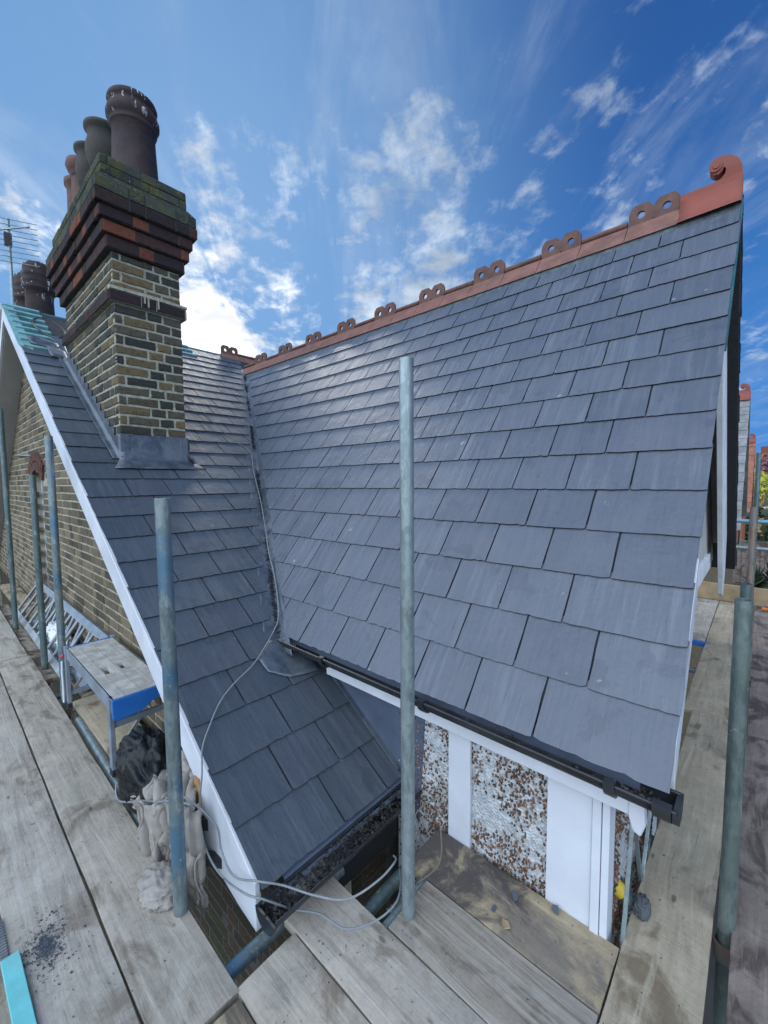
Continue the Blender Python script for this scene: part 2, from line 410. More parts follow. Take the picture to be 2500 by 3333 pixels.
M['alu_blue'] = simple('aluminium_bluish', (0.25, 0.30, 0.36), 0.5, 0.5, var=0.15, scale=9, bmp=0.0006)
M['blue_plastic'] = simple('blue_plastic', (0.02, 0.13, 0.42), 0.4, var=0.1, scale=6, bmp=0.0005, dirt=(0.12, 0.2, 0.35), dirtamt=0.4)
M['red_plastic'] = simple('red_plastic', (0.45, 0.03, 0.04), 0.4)
M['yellow'] = simple('yellow_tape', (0.60, 0.44, 0.03), 0.55, var=0.15)
M['orange'] = simple('orange_plastic', (0.75, 0.2, 0.03), 0.5)
M['cable'] = simple('cable_sheath', (0.20, 0.225, 0.24), 0.5, var=0.15, scale=20, bmp=0.0003, dirt=(0.2, 0.2, 0.2), dirtamt=0.4)
M['cable_dark'] = simple('dark_cable', (0.04, 0.045, 0.05), 0.5)
M['raw_wood'] = simple('bare_wood', (0.42, 0.25, 0.10), 0.8, var=0.4, scale=14, bmp=0.002, dirt=(0.12, 0.06, 0.03), dirtamt=0.7)
M['toe_wood'] = simple('sawn_timber', (0.36, 0.26, 0.15), 0.8, var=0.3, scale=5, bmp=0.002, dirt=(0.22, 0.15, 0.08), dirtamt=0.5)

def board_mat(name, c1, c2, stain, stain_amt=0.5, green=0.25, thr=0.52, seed=0.0, grime=0.0, zebra=0.0):
    """weathered scaffold board, grain along local X"""
    mt, n, b = mat(name); c = coords(n)
    oi = n.t.nodes.new('ShaderNodeObjectInfo')
    off = n.t.nodes.new('ShaderNodeCombineXYZ'); n.put(off.inputs[0], n.math('MULTIPLY', oi.outputs['Random'], 50.0)); n.put(off.inputs[1], n.math('MULTIPLY', oi.outputs['Random'], 23.0)); off.inputs[2].default_value = seed
    cc = n.vmath('ADD', c, off.outputs[0])
    warp = n.noise(n.scale(cc, (1.1, 3.0, 1)), 1.6, 3, 0.5)
    gr = n.scale(cc, (1.6, 46, 20))
    wv = n.t.nodes.new('ShaderNodeVectorMath'); wv.operation = 'ADD'
    cw = n.t.nodes.new('ShaderNodeCombineXYZ'); n.put(cw.inputs[1], n.math('MULTIPLY', warp, 2.6))
    n.put(wv.inputs[0], gr); n.put(wv.inputs[1], cw.outputs[0])
    grain = n.noise(wv.outputs[0], 1.0, 6, 0.65, 0.5)
    saw = n.noise(n.scale(cc, (150, 3, 3)), 1.0, 2, 0.5)
    blot = n.noise(n.scale(cc, (1.0, 1.6, 1)), 3.2, 8, 0.62, 0.6)
    base = n.mix(n.ramp(grain, 0.25, 0.75), tuple(a * .55 + b_ * .45 for a, b_ in zip(c1, c2)), c2)
    base = n.mix(n.ramp(n.noise(cc, 45, 5, 0.75, 0.3), 0.45, 0.70, 0, 0.30), base, tuple(x * 0.62 for x in c1))
    base = n.mix(n.ramp(n.noise(cc, 6, 8, 0.72, 0.3), 0.42, 0.68, 0, 0.55), base, tuple(x * 1.28 for x in c2))
    base = n.mix(n.ramp(n.noise(cc, 2.6, 5, 0.6), 0.48, 0.66, 0, green), base, (0.22, 0.27, 0.20))
    base = n.mix(n.ramp(blot, thr, thr + 0.13, 0, stain_amt), base, stain)
    base = n.mix(n.ramp(n.noise(cc, 19, 4, 0.6), 0.70, 0.735, 0, 0.55), base, tuple(x * 0.35 for x in stain))
    base = n.mix(n.ramp(n.noise(cc, 34, 3, 0.6), 0.735, 0.75, 0, 0.85), base, (0.030, 0.028, 0.03))
    base = n.mix(n.ramp(n.noise(cc, 27, 3, 0.6, 0.2), 0.755, 0.77, 0, 0.8), base, (0.5, 0.5, 0.47))
    crack = n.noise(n.scale(cc, (0.9, 55, 5), loc=(0, seed, 3)), 1.0, 2, 0.5, 0.3)
    knot = n.vor(n.scale(cc, (1, 2.2, 1)), 3.1)
    base = n.mix(n.ramp(knot, 0.035, 0.075, 0.75, 0.0), base, tuple(x * 0.35 for x in c1))
    bl = n.noise(n.scale(wv.outputs[0], (1, .45, 1), loc=(4, 9, 2)), 1.0, 5, 0.7, 0.3)
    base = n.mix(n.ramp(bl, 0.54, 0.66, 0, 0.40), base, tuple(min(.55, x * 1.45) for x in c2))
    base = n.mix(n.ramp(bl, 0.46, 0.36, 0, 0.35), base, tuple(x * 0.5 for x in c1))
    if grime:
        gx = n.t.nodes.new('ShaderNodeSeparateXYZ'); n.put(gx.inputs[0], c)
        gm = n.math('ADD', n.math('MULTIPLY', gx.outputs[0], -1.25), n.math('MULTIPLY', n.math('SUBTRACT', n.noise(cc, 6.5, 7, 0.7, 0.6), 0.5), 2.2))
        gm = n.math('ADD', gm, n.math('MULTIPLY', gx.outputs[1], 0.9))
        base = n.mix(n.ramp(gm, -0.12, 0.30, 0, grime), base, (0.070, 0.064, 0.066))
    if zebra:
        zb = n.noise(n.scale(wv.outputs[0], (.6, .5, 1), loc=(1, 5, 2)), 1.0, 4, 0.7, 0.5)
        base = n.mix(n.ramp(zb, 0.50, 0.56, 0, zebra), base, (0.42, 0.395, 0.35))
        base = n.mix(n.ramp(zb, 0.44, 0.39, 0, zebra), base, (0.085, 0.062, 0.045))
    base = n.mix(n.ramp(crack, 0.745, 0.765, 0, 0.6), base, tuple(x * 0.2 for x in c1))
    setc(n, b, base, n.ramp(blot, 0.4, 0.7, 0.86, 0.68), 0, 0.25)
    h = n.math('ADD', n.math('MULTIPLY', grain, 1.0), n.math('MULTIPLY', saw, 0.45))
    h = n.math('ADD', h, n.math('MULTIPLY', n.noise(cc, 55, 5, 0.6), 0.5))
    h = n.math('SUBTRACT', h, n.ramp(crack, 0.74, 0.765, 0, 0.9))
    bump(n, b, h, 0.0035, 0.8)
    return mt
M['board_grey'] = board_mat('board_grey', (0.245, 0.212, 0.170), (0.40, 0.362, 0.305), (0.14, 0.105, 0.072), 0.7, 0.12, 0.50)
M['board_pale'] = board_mat('board_pale', (0.275, 0.242, 0.20), (0.44, 0.40, 0.342), (0.17, 0.13, 0.09), 0.65, 0.10, 0.53)
M['board_tan'] = board_mat('board_tan', (0.25, 0.195, 0.125), (0.38, 0.305, 0.205), (0.085, 0.075, 0.065), 0.85, 0.2, 0.46)
M['board_brown'] = board_mat('board_brown', (0.15, 0.11, 0.07), (0.32, 0.28, 0.225), (0.045, 0.034, 0.026), 0.85, 0.1, 0.45)
M['board_grime'] = board_mat('board_grime', (0.24, 0.19, 0.125), (0.37, 0.30, 0.20), (0.10, 0.10, 0.11), 0.6, 0.15, 0.50, 2.0, grime=.9)
M['board_bleach'] = board_mat('board_bleach', (0.17, 0.125, 0.085), (0.30, 0.265, 0.22), (0.05, 0.038, 0.03), 0.6, 0.05, 0.50, 5.0, zebra=.45)
M['board_dark'] = board_mat('board_dark', (0.120, 0.090, 0.076), (0.26, 0.215, 0.185), (0.052, 0.040, 0.034), 0.75, 0.05, 0.48)
M['board_wet'] = board_mat('board_wet', (0.29, 0.232, 0.155), (0.42, 0.36, 0.27), (0.145, 0.105, 0.062), 0.75, 0.22, 0.53)

def pebble_mat():
    mt, n, b = mat('pebble'); r = rnd(n); c = coords(n)
    base = n.mix(n.ramp(r, 0.0, 0.5), (0.035, 0.028, 0.026), (0.15, 0.075, 0.045))
    base = n.mix(n.ramp(r, 0.6, 0.85), base, (0.26, 0.17, 0.11))
    base = n.mix(n.ramp(r, 0.9, 1.0), base, (0.42, 0.38, 0.33))
    setc(n, b, base, 0.45, 0, 0.4); bump(n, b, n.noise(c, 200, 3), 0.001)
    return mt
M['pebble'] = pebble_mat()
def dash_mat():
    mt, n, b = mat('dash_render'); c = coords(n)
    v = n.vor(c, 110)
    k = n.noise(c, 40, 6, 0.7)
    base = n.mix(n.ramp(k, 0.4, 0.65), (0.40, 0.43, 0.45), (0.66, 0.69, 0.71))
    base = n.mix(n.ramp(n.noise(c, 5, 5), 0.5, 0.7, 0, 0.4), base, (0.32, 0.32, 0.30))
    setc(n, b, base, 0.85, 0, 0.25); bump(n, b, n.math('ADD', v, k), 0.008, 0.9)
    return mt
M['dash'] = dash_mat()
M['glass'] = simple('dark_glass', (0.02, 0.025, 0.03), 0.1, 0, var=0.1)

def cloth_mat(name, col, rough, crink=0.004):
    mt, n, b = mat(name); c = coords(n)
    k = n.noise(c, 9, 6, 0.6)
    setc(n, b, n.mix(n.ramp(k, 0.35, 0.65), tuple(x * 0.82 for x in col), col), rough, 0, 0.3)
    bump(n, b, n.math('ADD', n.noise(c, 30, 5, 0.6, 0.8), n.math('MULTIPLY', n.noise(c, 260, 2), 0.15)), crink, 0.8)
    return mt
M['sheet'] = cloth_mat('dust_sheet', (0.33, 0.305, 0.275), 0.95)
M['bag'] = cloth_mat('black_polythene', (0.008, 0.010, 0.011), 0.33, 0.008)

# ------------------------------------------------------------------ key dimensions (metres, camera at the origin)
ZD = -1.55                    # top of the scaffold deck
S1 = R(51.6); T1 = math.tan(S1)
YE, ZE = 1.36, -0.872         # eaves of the main roof
YR = 3.42; ZR = ZE + (YR - YE) * T1
XV = -0.15                    # verge of the main roof
T2 = 0.6675; S2 = math.atan(T2)
XE2, ZE2 = -1.245, -1.4235    # eaves of the wing roof
XR2 = -6.42; ZR2 = ZE2 + (XE2 - XR2) * T2
YV2 = 0.71                    # verge of the wing roof
YW = 1.49                     # pebble dashed wall
YG = 0.93                     # brick gable wall
def zmain(y): return ZE + (y - YE) * T1
def zwing(x): return ZE2 + (XE2 - x) * T2

# ------------------------------------------------------------------ the ground and far hillside
def ground():
    mb = MB(); N = 70
    xs = np.linspace(-1, 1, N)
    vv = []
    for i in range(N):
        for j in range(N):
            x = math.copysign(abs(xs[i]) ** 2.2 * 900, xs[i]); y = math.copysign(abs(xs[j]) ** 2.2 * 900, xs[j])
            d = math.hypot(x, y)
            z = -6.6 + max(0, d - 60) * 0.022 + (noise.noise(Vector((x / 90, y / 90, 0))) * min(8, max(0, d - 50) * 0.05))
            vv.append((x, y, z))
    ff = [(i * N + j, i * N + j + 1, (i + 1) * N + j + 1, (i + 1) * N + j) for i in range(N - 1) for j in range(N - 1)]
    mb.add(vv, ff, smooth=True)
    mt, n, b = mat('ground_mix'); c = coords(n)
    base = n.mix(n.ramp(n.noise(c, 0.12, 6, 0.65), 0.45, 0.55), (0.06, 0.085, 0.035), (0.11, 0.10, 0.085))
    base = n.mix(n.ramp(n.noise(c, 1.5, 6, 0.65), 0.4, 0.6, 0, 0.5), base, (0.05, 0.045, 0.04))
    setc(n, b, base, 0.95)
    mb.build('ground', mt, kind='structure')
ground()
mb = MB(); mb.box(-14, 6, -8, 12, -6.9, -6.55)
mb.build('patio', simple('patio_slabs', (0.05, 0.048, 0.045), 0.9, scale=2), kind='structure')
mb = MB(); mb.box(-60, 60, 28, 36, -6.9, -6.54)
mb.build('road', simple('asphalt', (0.06, 0.06, 0.062), 0.9, scale=2), kind='structure')
mb = MB(); mb.box(-60, 60, 26, 28, -6.9, -6.42); mb.box(-60, 60, 36, 38, -6.9, -6.42)
mb.build('pavement', simple('paving', (0.25, 0.25, 0.24), 0.9, scale=3), kind='structure')

# ------------------------------------------------------------------ slate slopes
def clip(poly, a, b_, c):
    """keep the part of a 2D polygon where a*u + b*s <= c"""
    outp = []
    for i in range(len(poly)):
        p, q = poly[i], poly[(i + 1) % len(poly)]
        fp, fq = a * p[0] + b_ * p[1] - c, a * q[0] + b_ * q[1] - c
        if fp <= 0: outp.append(p)
        if (fp < 0 < fq) or (fq < 0 < fp):
            t = fp / (fp - fq); outp.append((p[0] + (q[0] - p[0]) * t, p[1] + (q[1] - p[1]) * t))
    return outp

def slates(mb, O, U, Sv, Nn, u0, u1, s0, s1, gauge, wd, verge_at_u0=True, clips=(), holes=(), seed=1, first=0.0, dw=0.0):
    """rows of slates over the rectangle u0..u1, s0..s1; u runs along the eaves from the verge, s up the slope"""
    rr = random.Random(seed)
    O, U, Sv, Nn = Vector(O), Vector(U), Vector(Sv), Vector(Nn)
    k = 0; s = s0
    while s < s1 - 0.02:
        g = min(gauge, s1 - s)
        u = u0; first_w = wd * 1.5 if k % 2 == 0 else wd
        j = 0
        while u < u1:
            ww = first_w if j == 0 else wd
            ue = min(u + ww, u1)
            if u1 - ue < 0.05: ue = u1
            gap = 0.0036
            th = 0.0045 + rr.uniform(-.001, .0018); lift = 0.0095 + rr.uniform(-.001, .0012)
            drop = rr.uniform(-.0015, .0015); sk = rr.uniform(-.0012, .0012)
            a0, a1 = u + gap + (0 if j else rr.uniform(-.004, .004)), ue - gap
            sb = s + drop
            n_ = 15
            low = []
            for i in range(n_):
                t = i / (n_ - 1)
                e = rr.uniform(-.0014, .0014)
                if i in (0, n_ - 1): e += rr.uniform(0, .004)
                if rr.random() < .06: e += rr.uniform(.002, .005)
                low.append((a0 + (a1 - a0) * t, sb + sk * (t - .5) * 2 + e))
            rgt = [(a1 + rr.uniform(-.0013, .0013), sb + (g + .03) * t) for t in (.15, .35, .6, .85)]
            lft = [(a0 + rr.uniform(-.0013, .0013), sb + (g + .03) * t) for t in (.85, .6, .35, .15)]
            poly = low + rgt + [(a1, sb + g + .03), (a0, sb + g + .03)] + lft
            for cl_ in clips: poly = clip(poly, *cl_) if len(poly) > 2 else poly
            cu, cs_ = (a0 + a1) / 2, s + g / 2
            skip = any(h[0] < cu < h[1] and h[2] < cs_ < h[3] for h in holes)
            if len(poly) > 2 and not skip:
                q = rr.random()
                def hgt(ss): return lift * (1 - (ss - sb) / (g + .03)) + 0.001
                top = [O + U * p[0] + Sv * p[1] + Nn * (hgt(p[1]) + th * 0.5) for p in poly]
                bot = [O + U * p[0] + Sv * p[1] + Nn * (hgt(p[1]) - th * 0.5) for p in poly]
                n2 = len(poly)
                mb.add(top + bot, [tuple(range(n2))], rnd=q); mb.add(top + bot, [(i, n2 + i, n2 + (i + 1) % n2, (i + 1) % n2) for i in range(n2)], rnd=q, mat=1)
            u = ue; j += 1
        s += gauge; k += 1

house = empty('house', (-3.0, 2.5, -6.6), label='slate roofed brick house with red crested ridge and tall chimney, inside the scaffold', cat='house')
def hb(mb, name, mats, parent=house, **kw):
    """link a part of the house, keeping world coordinates"""
    o = mb.build(name, mats, parent, **kw)
    if parent is house: o.matrix_parent_inverse = house.matrix_basis.inverted()
    return o
house_inv = Matrix.Translation(Vector((3.0, -2.5, 6.6)))
def hb(mb, name, mats, parent=None, **kw):
    o = mb.build(name, mats, parent or house, **kw)
    if parent is None: o.matrix_parent_inverse = house_inv
    return o

L1 = (YR - YE) / math.cos(S1)
valX0, valX1 = -2.03, -6.02                        # valley foot and head
def valley_y(x): return YE + (zwing(x) - ZE) / T1  # where both slopes have one height
# main roof: u = distance from the verge towards -X
mb = MB()
sy, sz = math.cos(S1), math.sin(S1)
# valley in (u, s): points with zwing(x)=zmain(y): s*sz+ZE = ZE2+(XE2-XV+u)*T2
# keep u*T2 <= s*sz + ZE - ZE2 - (XE2-XV)*T2 - margin
cst = ZE - ZE2 - (XE2 - XV) * T2
slates(mb, (XV, YE, ZE), (-1, 0, 0), (0, sy, sz), (0, -sz, sy), 0, 6.3, -0.012, L1 - .04, 0.2135, 0.2635,
       clips=[(T2, -sz, cst - 0.062)], seed=11)
roof_main = hb(mb, 'slate_roof', [M['slate_main'], M['slate_edge']], label='steep right hand slope of blue grey slates', recalc=False)
# back slope, seen only from its edge
mb = MB()
slates(mb, (XV, 2 * YR - YE, ZE), (-1, 0, 0), (0, -sy, sz), (0, sz, sy), 0, 6.3, -0.012, L1 - .04, 0.2135, 0.2635, seed=12)
hb(mb, 'slate_roof', [M['slate_main'], M['slate_edge']], label='back slope of slates beyond the ridge', recalc=False)
# wing roof: u = along +Y from its verge, s up towards -X
cx2, sz2 = math.cos(S2), math.sin(S2)
L2 = (XE2 - XR2) / cx2
mb = MB()
# valley: keep wing side: zmain(y) <= zwing(x): ZE + (YV2+u-YE)*T1 <= ZE2 + s*sz2
c2 = ZE2 - ZE - (YV2 - YE) * T1
CH = (-5.16, -3.67, 1.035, 1.53)   # chimney footprint
def s_of_x(x): return (XE2 - x) / cx2
sA = s_of_x(-2.03)
slates(mb, (XE2, YV2, ZE2), (0, 1, 0), (-cx2, 0, sz2), (sz2, 0, cx2), 0, 2.9, -0.010, L2 - .05, 0.2195, 0.2635,
       clips=[], seed=21,
       holes=[(CH[2] - YV2 - .02, CH[3] - YV2 + .02, s_of_x(CH[1]) + .02, s_of_x(CH[0]) - .1)]) if False else None
k0 = math.floor((sA + .010) / 0.2195); sA = k0 * 0.2195 - .010
rows_low = MB()
slates(mb, (XE2, YV2, ZE2), (0, 1, 0), (-cx2, 0, sz2), (sz2, 0, cx2), 0, YW - YV2 - .005, -0.010, sA, 0.2195, 0.262, seed=21)
for ku, (ua, ub, sa, sb_) in enumerate([(0, 2.9, k0 * 0.2195 - .010, L2 - .05)]):
    cl = [(T1, -sz2, c2 - 0.078)]
    cl_lo = []
    # around the chimney: leave its footprint open by building three strips
    s_f, s_b = s_of_x(CH[1]), s_of_x(CH[0])
    kf = k0 + math.ceil((s_f - sa) / 0.2195)
    sf = kf * 0.2195 - .010 
    kb = math.ceil((s_b - 0.0) / 0.2195); sbk = kb * 0.2195 - .010
    mb.v += rows_low.v; mb.f += rows_low.f; mb.m += rows_low.m; mb.r += rows_low.r; mb.sm += rows_low.sm
    slates(mb, (XE2, YV2, ZE2), (0, 1, 0), (-cx2, 0, sz2), (sz2, 0, cx2), 0, ub, sa, sf - .001, 0.2195, 0.262, clips=cl + cl_lo, seed=31)
    # left strip: one wide slate between verge and chimney, up to the uncovered battens
    sl_top = s_of_x(-5.45)
    nl = CH[2] - YV2 - .035
    s = sf; kk = 0
    rr = random.Random(5)
    slates(mb, (XE2, YV2, ZE2), (0, 1, 0), (-cx2, 0, sz2), (sz2, 0, cx2), 0, nl, sf, sl_top, 0.2195, 0.60, seed=33)
    # right strip, its top edge stepping down where slating is unfinished
    right0 = CH[3] - YV2 + .015
    top_r = s_of_x(-5.75)
    hol = [(-1, 1.45, s_of_x(-5.9), 99), (-1, 2.0, s_of_x(-6.1), 99)]
    slates(mb, (XE2, YV2, ZE2), (0, 1, 0), (-cx2, 0, sz2), (sz2, 0, cx2), right0, ub, sf, L2 - .09, 0.2195, 0.262, clips=cl, seed=32, holes=hol)
hb(mb, 'slate_roof', [M['slate_wing'], M['slate_edge']], label='lower left hand slope of blue grey slates running down to a gutter', recalc=False)

# roof decks under the slates (membrane) as thick slabs
mb = MB()
th_ = 0.05
def slab(mb, pts, nrm, th=0.05, **k):
    n_ = Vector(nrm); mb.prism([Vector(p) for p in pts], -n_ * th, **k)
n1 = Vector((0, -sz, sy)); n2 = Vector((sz2, 0, cx2)); n3 = Vector((0, sz, sy)); n4 = Vector((-sz2, 0, cx2))
xa = XV - .012
slab(mb, [(xa, YE + .03, zmain(YE + .03)), (xa, YR, ZR), (-6.1, YR, ZR), (-6.0, YR - .05, ZR - .05 * T1), (-2.05, YE + .03, zmain(YE + .03))], n1)
hb(mb, 'roof_underlay', M['slate_edge'])
mb = MB(); yb = 2 * YR - YE
slab(mb, [(xa, yb, ZE), (-6.1, yb, ZE), (-6.1, YR + .001, ZR), (xa, YR + .001, ZR)], n3)
hb(mb, 'roof_underlay', M['dark'], label='dark underside of the back slope')
mb = MB()
slab(mb, [(XE2, YV2 + .012, ZE2), (XE2, YW - .01, ZE2), (-2.03, YW - .01, zwing(-2.03)), (XR2, 3.93, ZR2), (XR2, YV2 + .012, ZR2)], n2)
hb(mb, 'roof_underlay', M['slate_edge'])
# battens showing on the unslated top of the wing
def wingp(x, y, h=0.0): return Vector((x, y, zwing(x))) + n2 * h
mb = MB()
for i in range(8):
    x = -5.42 - i * 0.142
    if x < XR2: break
    mb.bar(wingp(x, YV2 + .02, .014), wingp(x, 1.03, .014), 0.046, 0.020, side=tuple(n2))
    if x < -5.9: mb.bar(wingp(x, 1.54, .014), wingp(x, 2.75 if x < -6.1 else 2.3, .014), 0.046, 0.020, side=tuple(n2))
hb(mb, 'batten', M['batten'])
mb = MB(); slab(mb, [wingp(-5.40, YV2 + .02, .003), wingp(-5.40, 1.03, .003), wingp(XR2, 1.03, .003), wingp(XR2, YV2 + .02, .003)], n2, .002); slab(mb, [wingp(-5.86, 1.54, .003), wingp(-5.86, 2.7, .003), wingp(XR2, 2.8, .003), wingp(XR2, 1.54, .003)], n2, .002)
hb(mb, 'breather_membrane', M['membrane'])
# far slope of the wing
mb = MB()
XF = 2 * XR2 - XE2
slab(mb, [(XR2 - .001, YV2, ZR2 + .012), (XR2 - .001, 3.93, ZR2 + .012), (XF, 3.93, ZE2), (XF, YV2, ZE2)], n4, 0.06)
hb(mb, 'roof_underlay', M['membrane'], label='far side slope of the wing roof')

# ---- valley, lead and flashings
def lead_sheet(name, grid_pts, parent=None, th=0.004, wob=0.004, sub=6, label=None):
    """grid_pts: rows of points, thickened and slightly dressed sheet"""
    mb = MB(); rows = len(grid_pts); cols = len(grid_pts[0])
    rr_, cc_ = (rows - 1) * sub + 1, (cols - 1) * sub + 1
    V = []
    for i in range(rr_):
        a, fa = min(i // sub, rows - 2), 0
        fa = (i - a * sub) / sub
        for j in range(cc_):
            b = min(j // sub, cols - 2); fb = (j - b * sub) / sub
            p = (Vector(grid_pts[a][b]) * (1 - fa) * (1 - fb) + Vector(grid_pts[a + 1][b]) * fa * (1 - fb)
                 + Vector(grid_pts[a][b + 1]) * (1 - fa) * fb + Vector(grid_pts[a + 1][b + 1]) * fa * fb)
            V.append(p)
    ff = [(i * cc_ + j, i * cc_ + j + 1, (i + 1) * cc_ + j + 1, (i + 1) * cc_ + j) for i in range(rr_ - 1) for j in range(cc_ - 1)]
    V = [p + noise.noise_vector(p * 9.0) * wob + noise.noise_vector(p * 30.0) * wob * 0.3 for p in V]
    mb.add(V, ff, smooth=True)
    o = hb(mb, name, M['lead'], parent, label=label)
    sd = o.modifiers.new('thick', 'SOLIDIFY'); sd.thickness = th; sd.offset = 0
    return o
def vall(x, du):   # point du metres to the main (+) or wing (-) side of the valley line
    y = valley_y(x); p = Vector((x, y, zwing(x)))
    if du >= 0: return p + Vector((0.85, 0.0, 0.0)) * du + n1 * 0.004 if False else Vector((x + du, y, zmain(y))) + n1 * 0.006
    return Vector((x, y + du, zwing(x))) + n2 * 0.006
xs_ = [-6.0, -5.2, -4.4, -3.6, -2.8, -2.25, -1.96]
lead_sheet('valley_lining', [[vall(x, -0.11), vall(x, -0.03), vall(x, 0) + Vector((.0, 0, .004)), vall(x, 0.10)] for x in xs_], th=0.003, wob=0.002)
# flared foot of the valley dressed over the slates
lead_sheet('valley_apron', [[Vector((-2.03, 1.25, zwing(-2.03))) + n2 * .02, Vector((-2.02, 1.33, zwing(-2.02))) + n2 * .022, Vector((-1.98, 1.40, zwing(-2.0))) + n2 * .05],
                            [Vector((-1.96, 1.14, zwing(-1.96))) + n2 * .02, Vector((-1.93, 1.29, zwing(-1.93))) + n2 * .023, Vector((-1.88, 1.43, zwing(-1.88))) + n2 * .03],
                            [Vector((-1.88, 1.15, zwing(-1.88))) + n2 * .018, Vector((-1.82, 1.25, zwing(-1.82))) + n2 * .02, Vector((-1.79, 1.43, zwing(-1.79))) + n2 * .022]],
           wob=0.006, label='lead flare at the foot of the valley')
# debris lying in the valley
mb = MB(); rr = random.Random(3)
for i in range(1900):
    t = rr.random(); x = -5.75 + t * 3.7
    cl = noise.noise(Vector((x * 2.3, 5, 0))) + .4 * noise.noise(Vector((x * 9, 2, 0)))
    if cl < rr.uniform(-.12, .06): continue
    w_ = rr.gauss(-.022, .009)
    p = vall(x, w_ if w_ < 0 else w_) + Vector((0, 0, rr.uniform(.004, .014))); a = rr.uniform(0, 3.14); sz_ = rr.uniform(.003, .008)
    mb.bar(p, p + Vector((math.cos(a), math.sin(a), rr.uniform(-.4, .6))) * sz_ * 1.6, sz_, sz_ * .5)
hb(mb, 'valley_debris', M['dark'], kind='stuff')
mb = MB()
for x, du in ((-4.62, -.02), (-3.42, -.012), (-2.12, -.02)):
    mb = MB(); p = vall(x, du) + Vector((0, 0, .012)); mb.bar(p, p + Vector((.06, .02, -.035)), .028, .006); hb(mb, 'slate_offcut', M['lead'])

# ------------------------------------------------------------------ walls of the house
def bricks(mb, O, U, W, u0, u1, z0, z1, keep=lambda u, z: True, flem=True, mortar_t=0.011, proud=0.006, depth=0.05, joint=0.0, mi=0, jit=0.002, ch=0.0755, seed=1, rough=False):
    """courses of single bricks on the plane through O along U, facing W"""
    rr = random.Random(seed); O, U, W = Vector(O), Vector(U), Vector(W)
    z = z0; k = 0
    while z < z1 - 0.01:
        zt = min(z + ch, z1); u = u0 - (0 if k % 2 == 0 else 0.056 if flem else 0.112); j = k % 2
        while u < u1 - 0.004:
            L = (0.215 if j % 2 == 0 else 0.1025) if flem else 0.215
            a, b_ = max(u, u0), min(u + L, u1)
            u += L + mortar_t; j += 1
            if b_ - a < 0.02 or not keep((a + b_) / 2, (z + zt) / 2): continue
            pr = proud + rr.uniform(-jit, jit)
            zz0, zz1 = z + mortar_t / 2, zt - mortar_t / 2
            c = [(a, zz0), (b_, zz0), (b_, zz1), (a, zz1)]
            e = 0.004
            face = [(p[0] + rr.uniform(-.002, .002), p[1] + rr.uniform(-.002, .002)) for p in c]
            if rough:
                m_ = 4; ring = []
                for q_ in range(4):
                    pa, pb = face[q_], face[(q_ + 1) % 4]
                    for w_ in range(m_):
                        t_ = w_ / m_; rj = .0026
                        ring.append((pa[0] + (pb[0] - pa[0]) * t_ + rr.uniform(-rj, rj), pa[1] + (pb[1] - pa[1]) * t_ + rr.uniform(-rj, rj)))
                cxx, czz = sum(p[0] for p in ring) / len(ring), sum(p[1] for p in ring) / len(ring)
                inr = [(p[0] + (cxx - p[0]) * min(.5, .005 / max(.01, abs(cxx - p[0]))), p[1] + (czz - p[1]) * min(.5, .005 / max(.01, abs(czz - p[1])))) for p in ring]
                nn = len(ring)
                V = [O + U * p[0] + Vector((0, 0, p[1])) + W * (pr + rr.uniform(-.0012, .0012)) for p in inr] + \
                    [O + U * p[0] + Vector((0, 0, p[1])) + W * (pr - .0045) for p in ring] + [O + U * p[0] + Vector((0, 0, p[1])) - W * depth for p in ring] + [O + U * cxx + Vector((0, 0, czz)) + W * (pr + .001)]
                mb.add(V, [(i, (i + 1) % nn, 3 * nn) for i in range(nn)] + [(nn + i, nn + (i + 1) % nn, (i + 1) % nn, i) for i in range(nn)] + [(2 * nn + i, 2 * nn + (i + 1) % nn, nn + (i + 1) % nn, nn + i) for i in range(nn)], mat=mi, smooth=False)
                continue
            inn = [(face[0][0] + e, face[0][1] + e), (face[1][0] - e, face[1][1] + e), (face[2][0] - e, face[2][1] - e), (face[3][0] + e, face[3][1] - e)]
            V = [O + U * p[0] + Vector((0, 0, p[1])) + W * (pr + rr.uniform(-.0008, .0008)) for p in inn] + \
                [O + U * p[0] + Vector((0, 0, p[1])) + W * (pr - .004) for p in face] + \
                [O + U * p[0] + Vector((0, 0, p[1])) - W * depth for p in face]
            ff = [(0, 1, 2, 3)] + [(4 + i, 4 + (i + 1) % 4, (i + 1) % 4, i) for i in range(4)] + [(8 + i, 8 + (i + 1) % 4, 4 + (i + 1) % 4, 4 + i) for i in range(4)]
            mb.add(V, ff, mat=mi)
        z += ch; k += 1

def gable_keep(u, z):
    x = u
    top = (ZR2 - abs(x - XR2) * T2) - 0.16
    if z > top: return False
    if -6.80 < x < -6.17 and -1.75 < z < 0.16: return False
    if -7.1 < x < -5.95 and 0.0 < z < 0.32 and (x + 6.48) ** 2 + (z + 0.42) ** 2 < 0.72 ** 2: return False
    return True
mb = MB()
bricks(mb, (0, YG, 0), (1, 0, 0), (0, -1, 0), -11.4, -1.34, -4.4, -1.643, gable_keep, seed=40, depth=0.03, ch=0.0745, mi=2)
bricks(mb, (0, YG, 0), (1, 0, 0), (0, -1, 0), -11.4, -1.34, -1.643, 1.9, gable_keep, seed=41, depth=0.03, ch=0.0745, mortar_t=.013, jit=.003)
def core(mb, x0, x1, hx0, hx1, hz0, hz1):
    pass
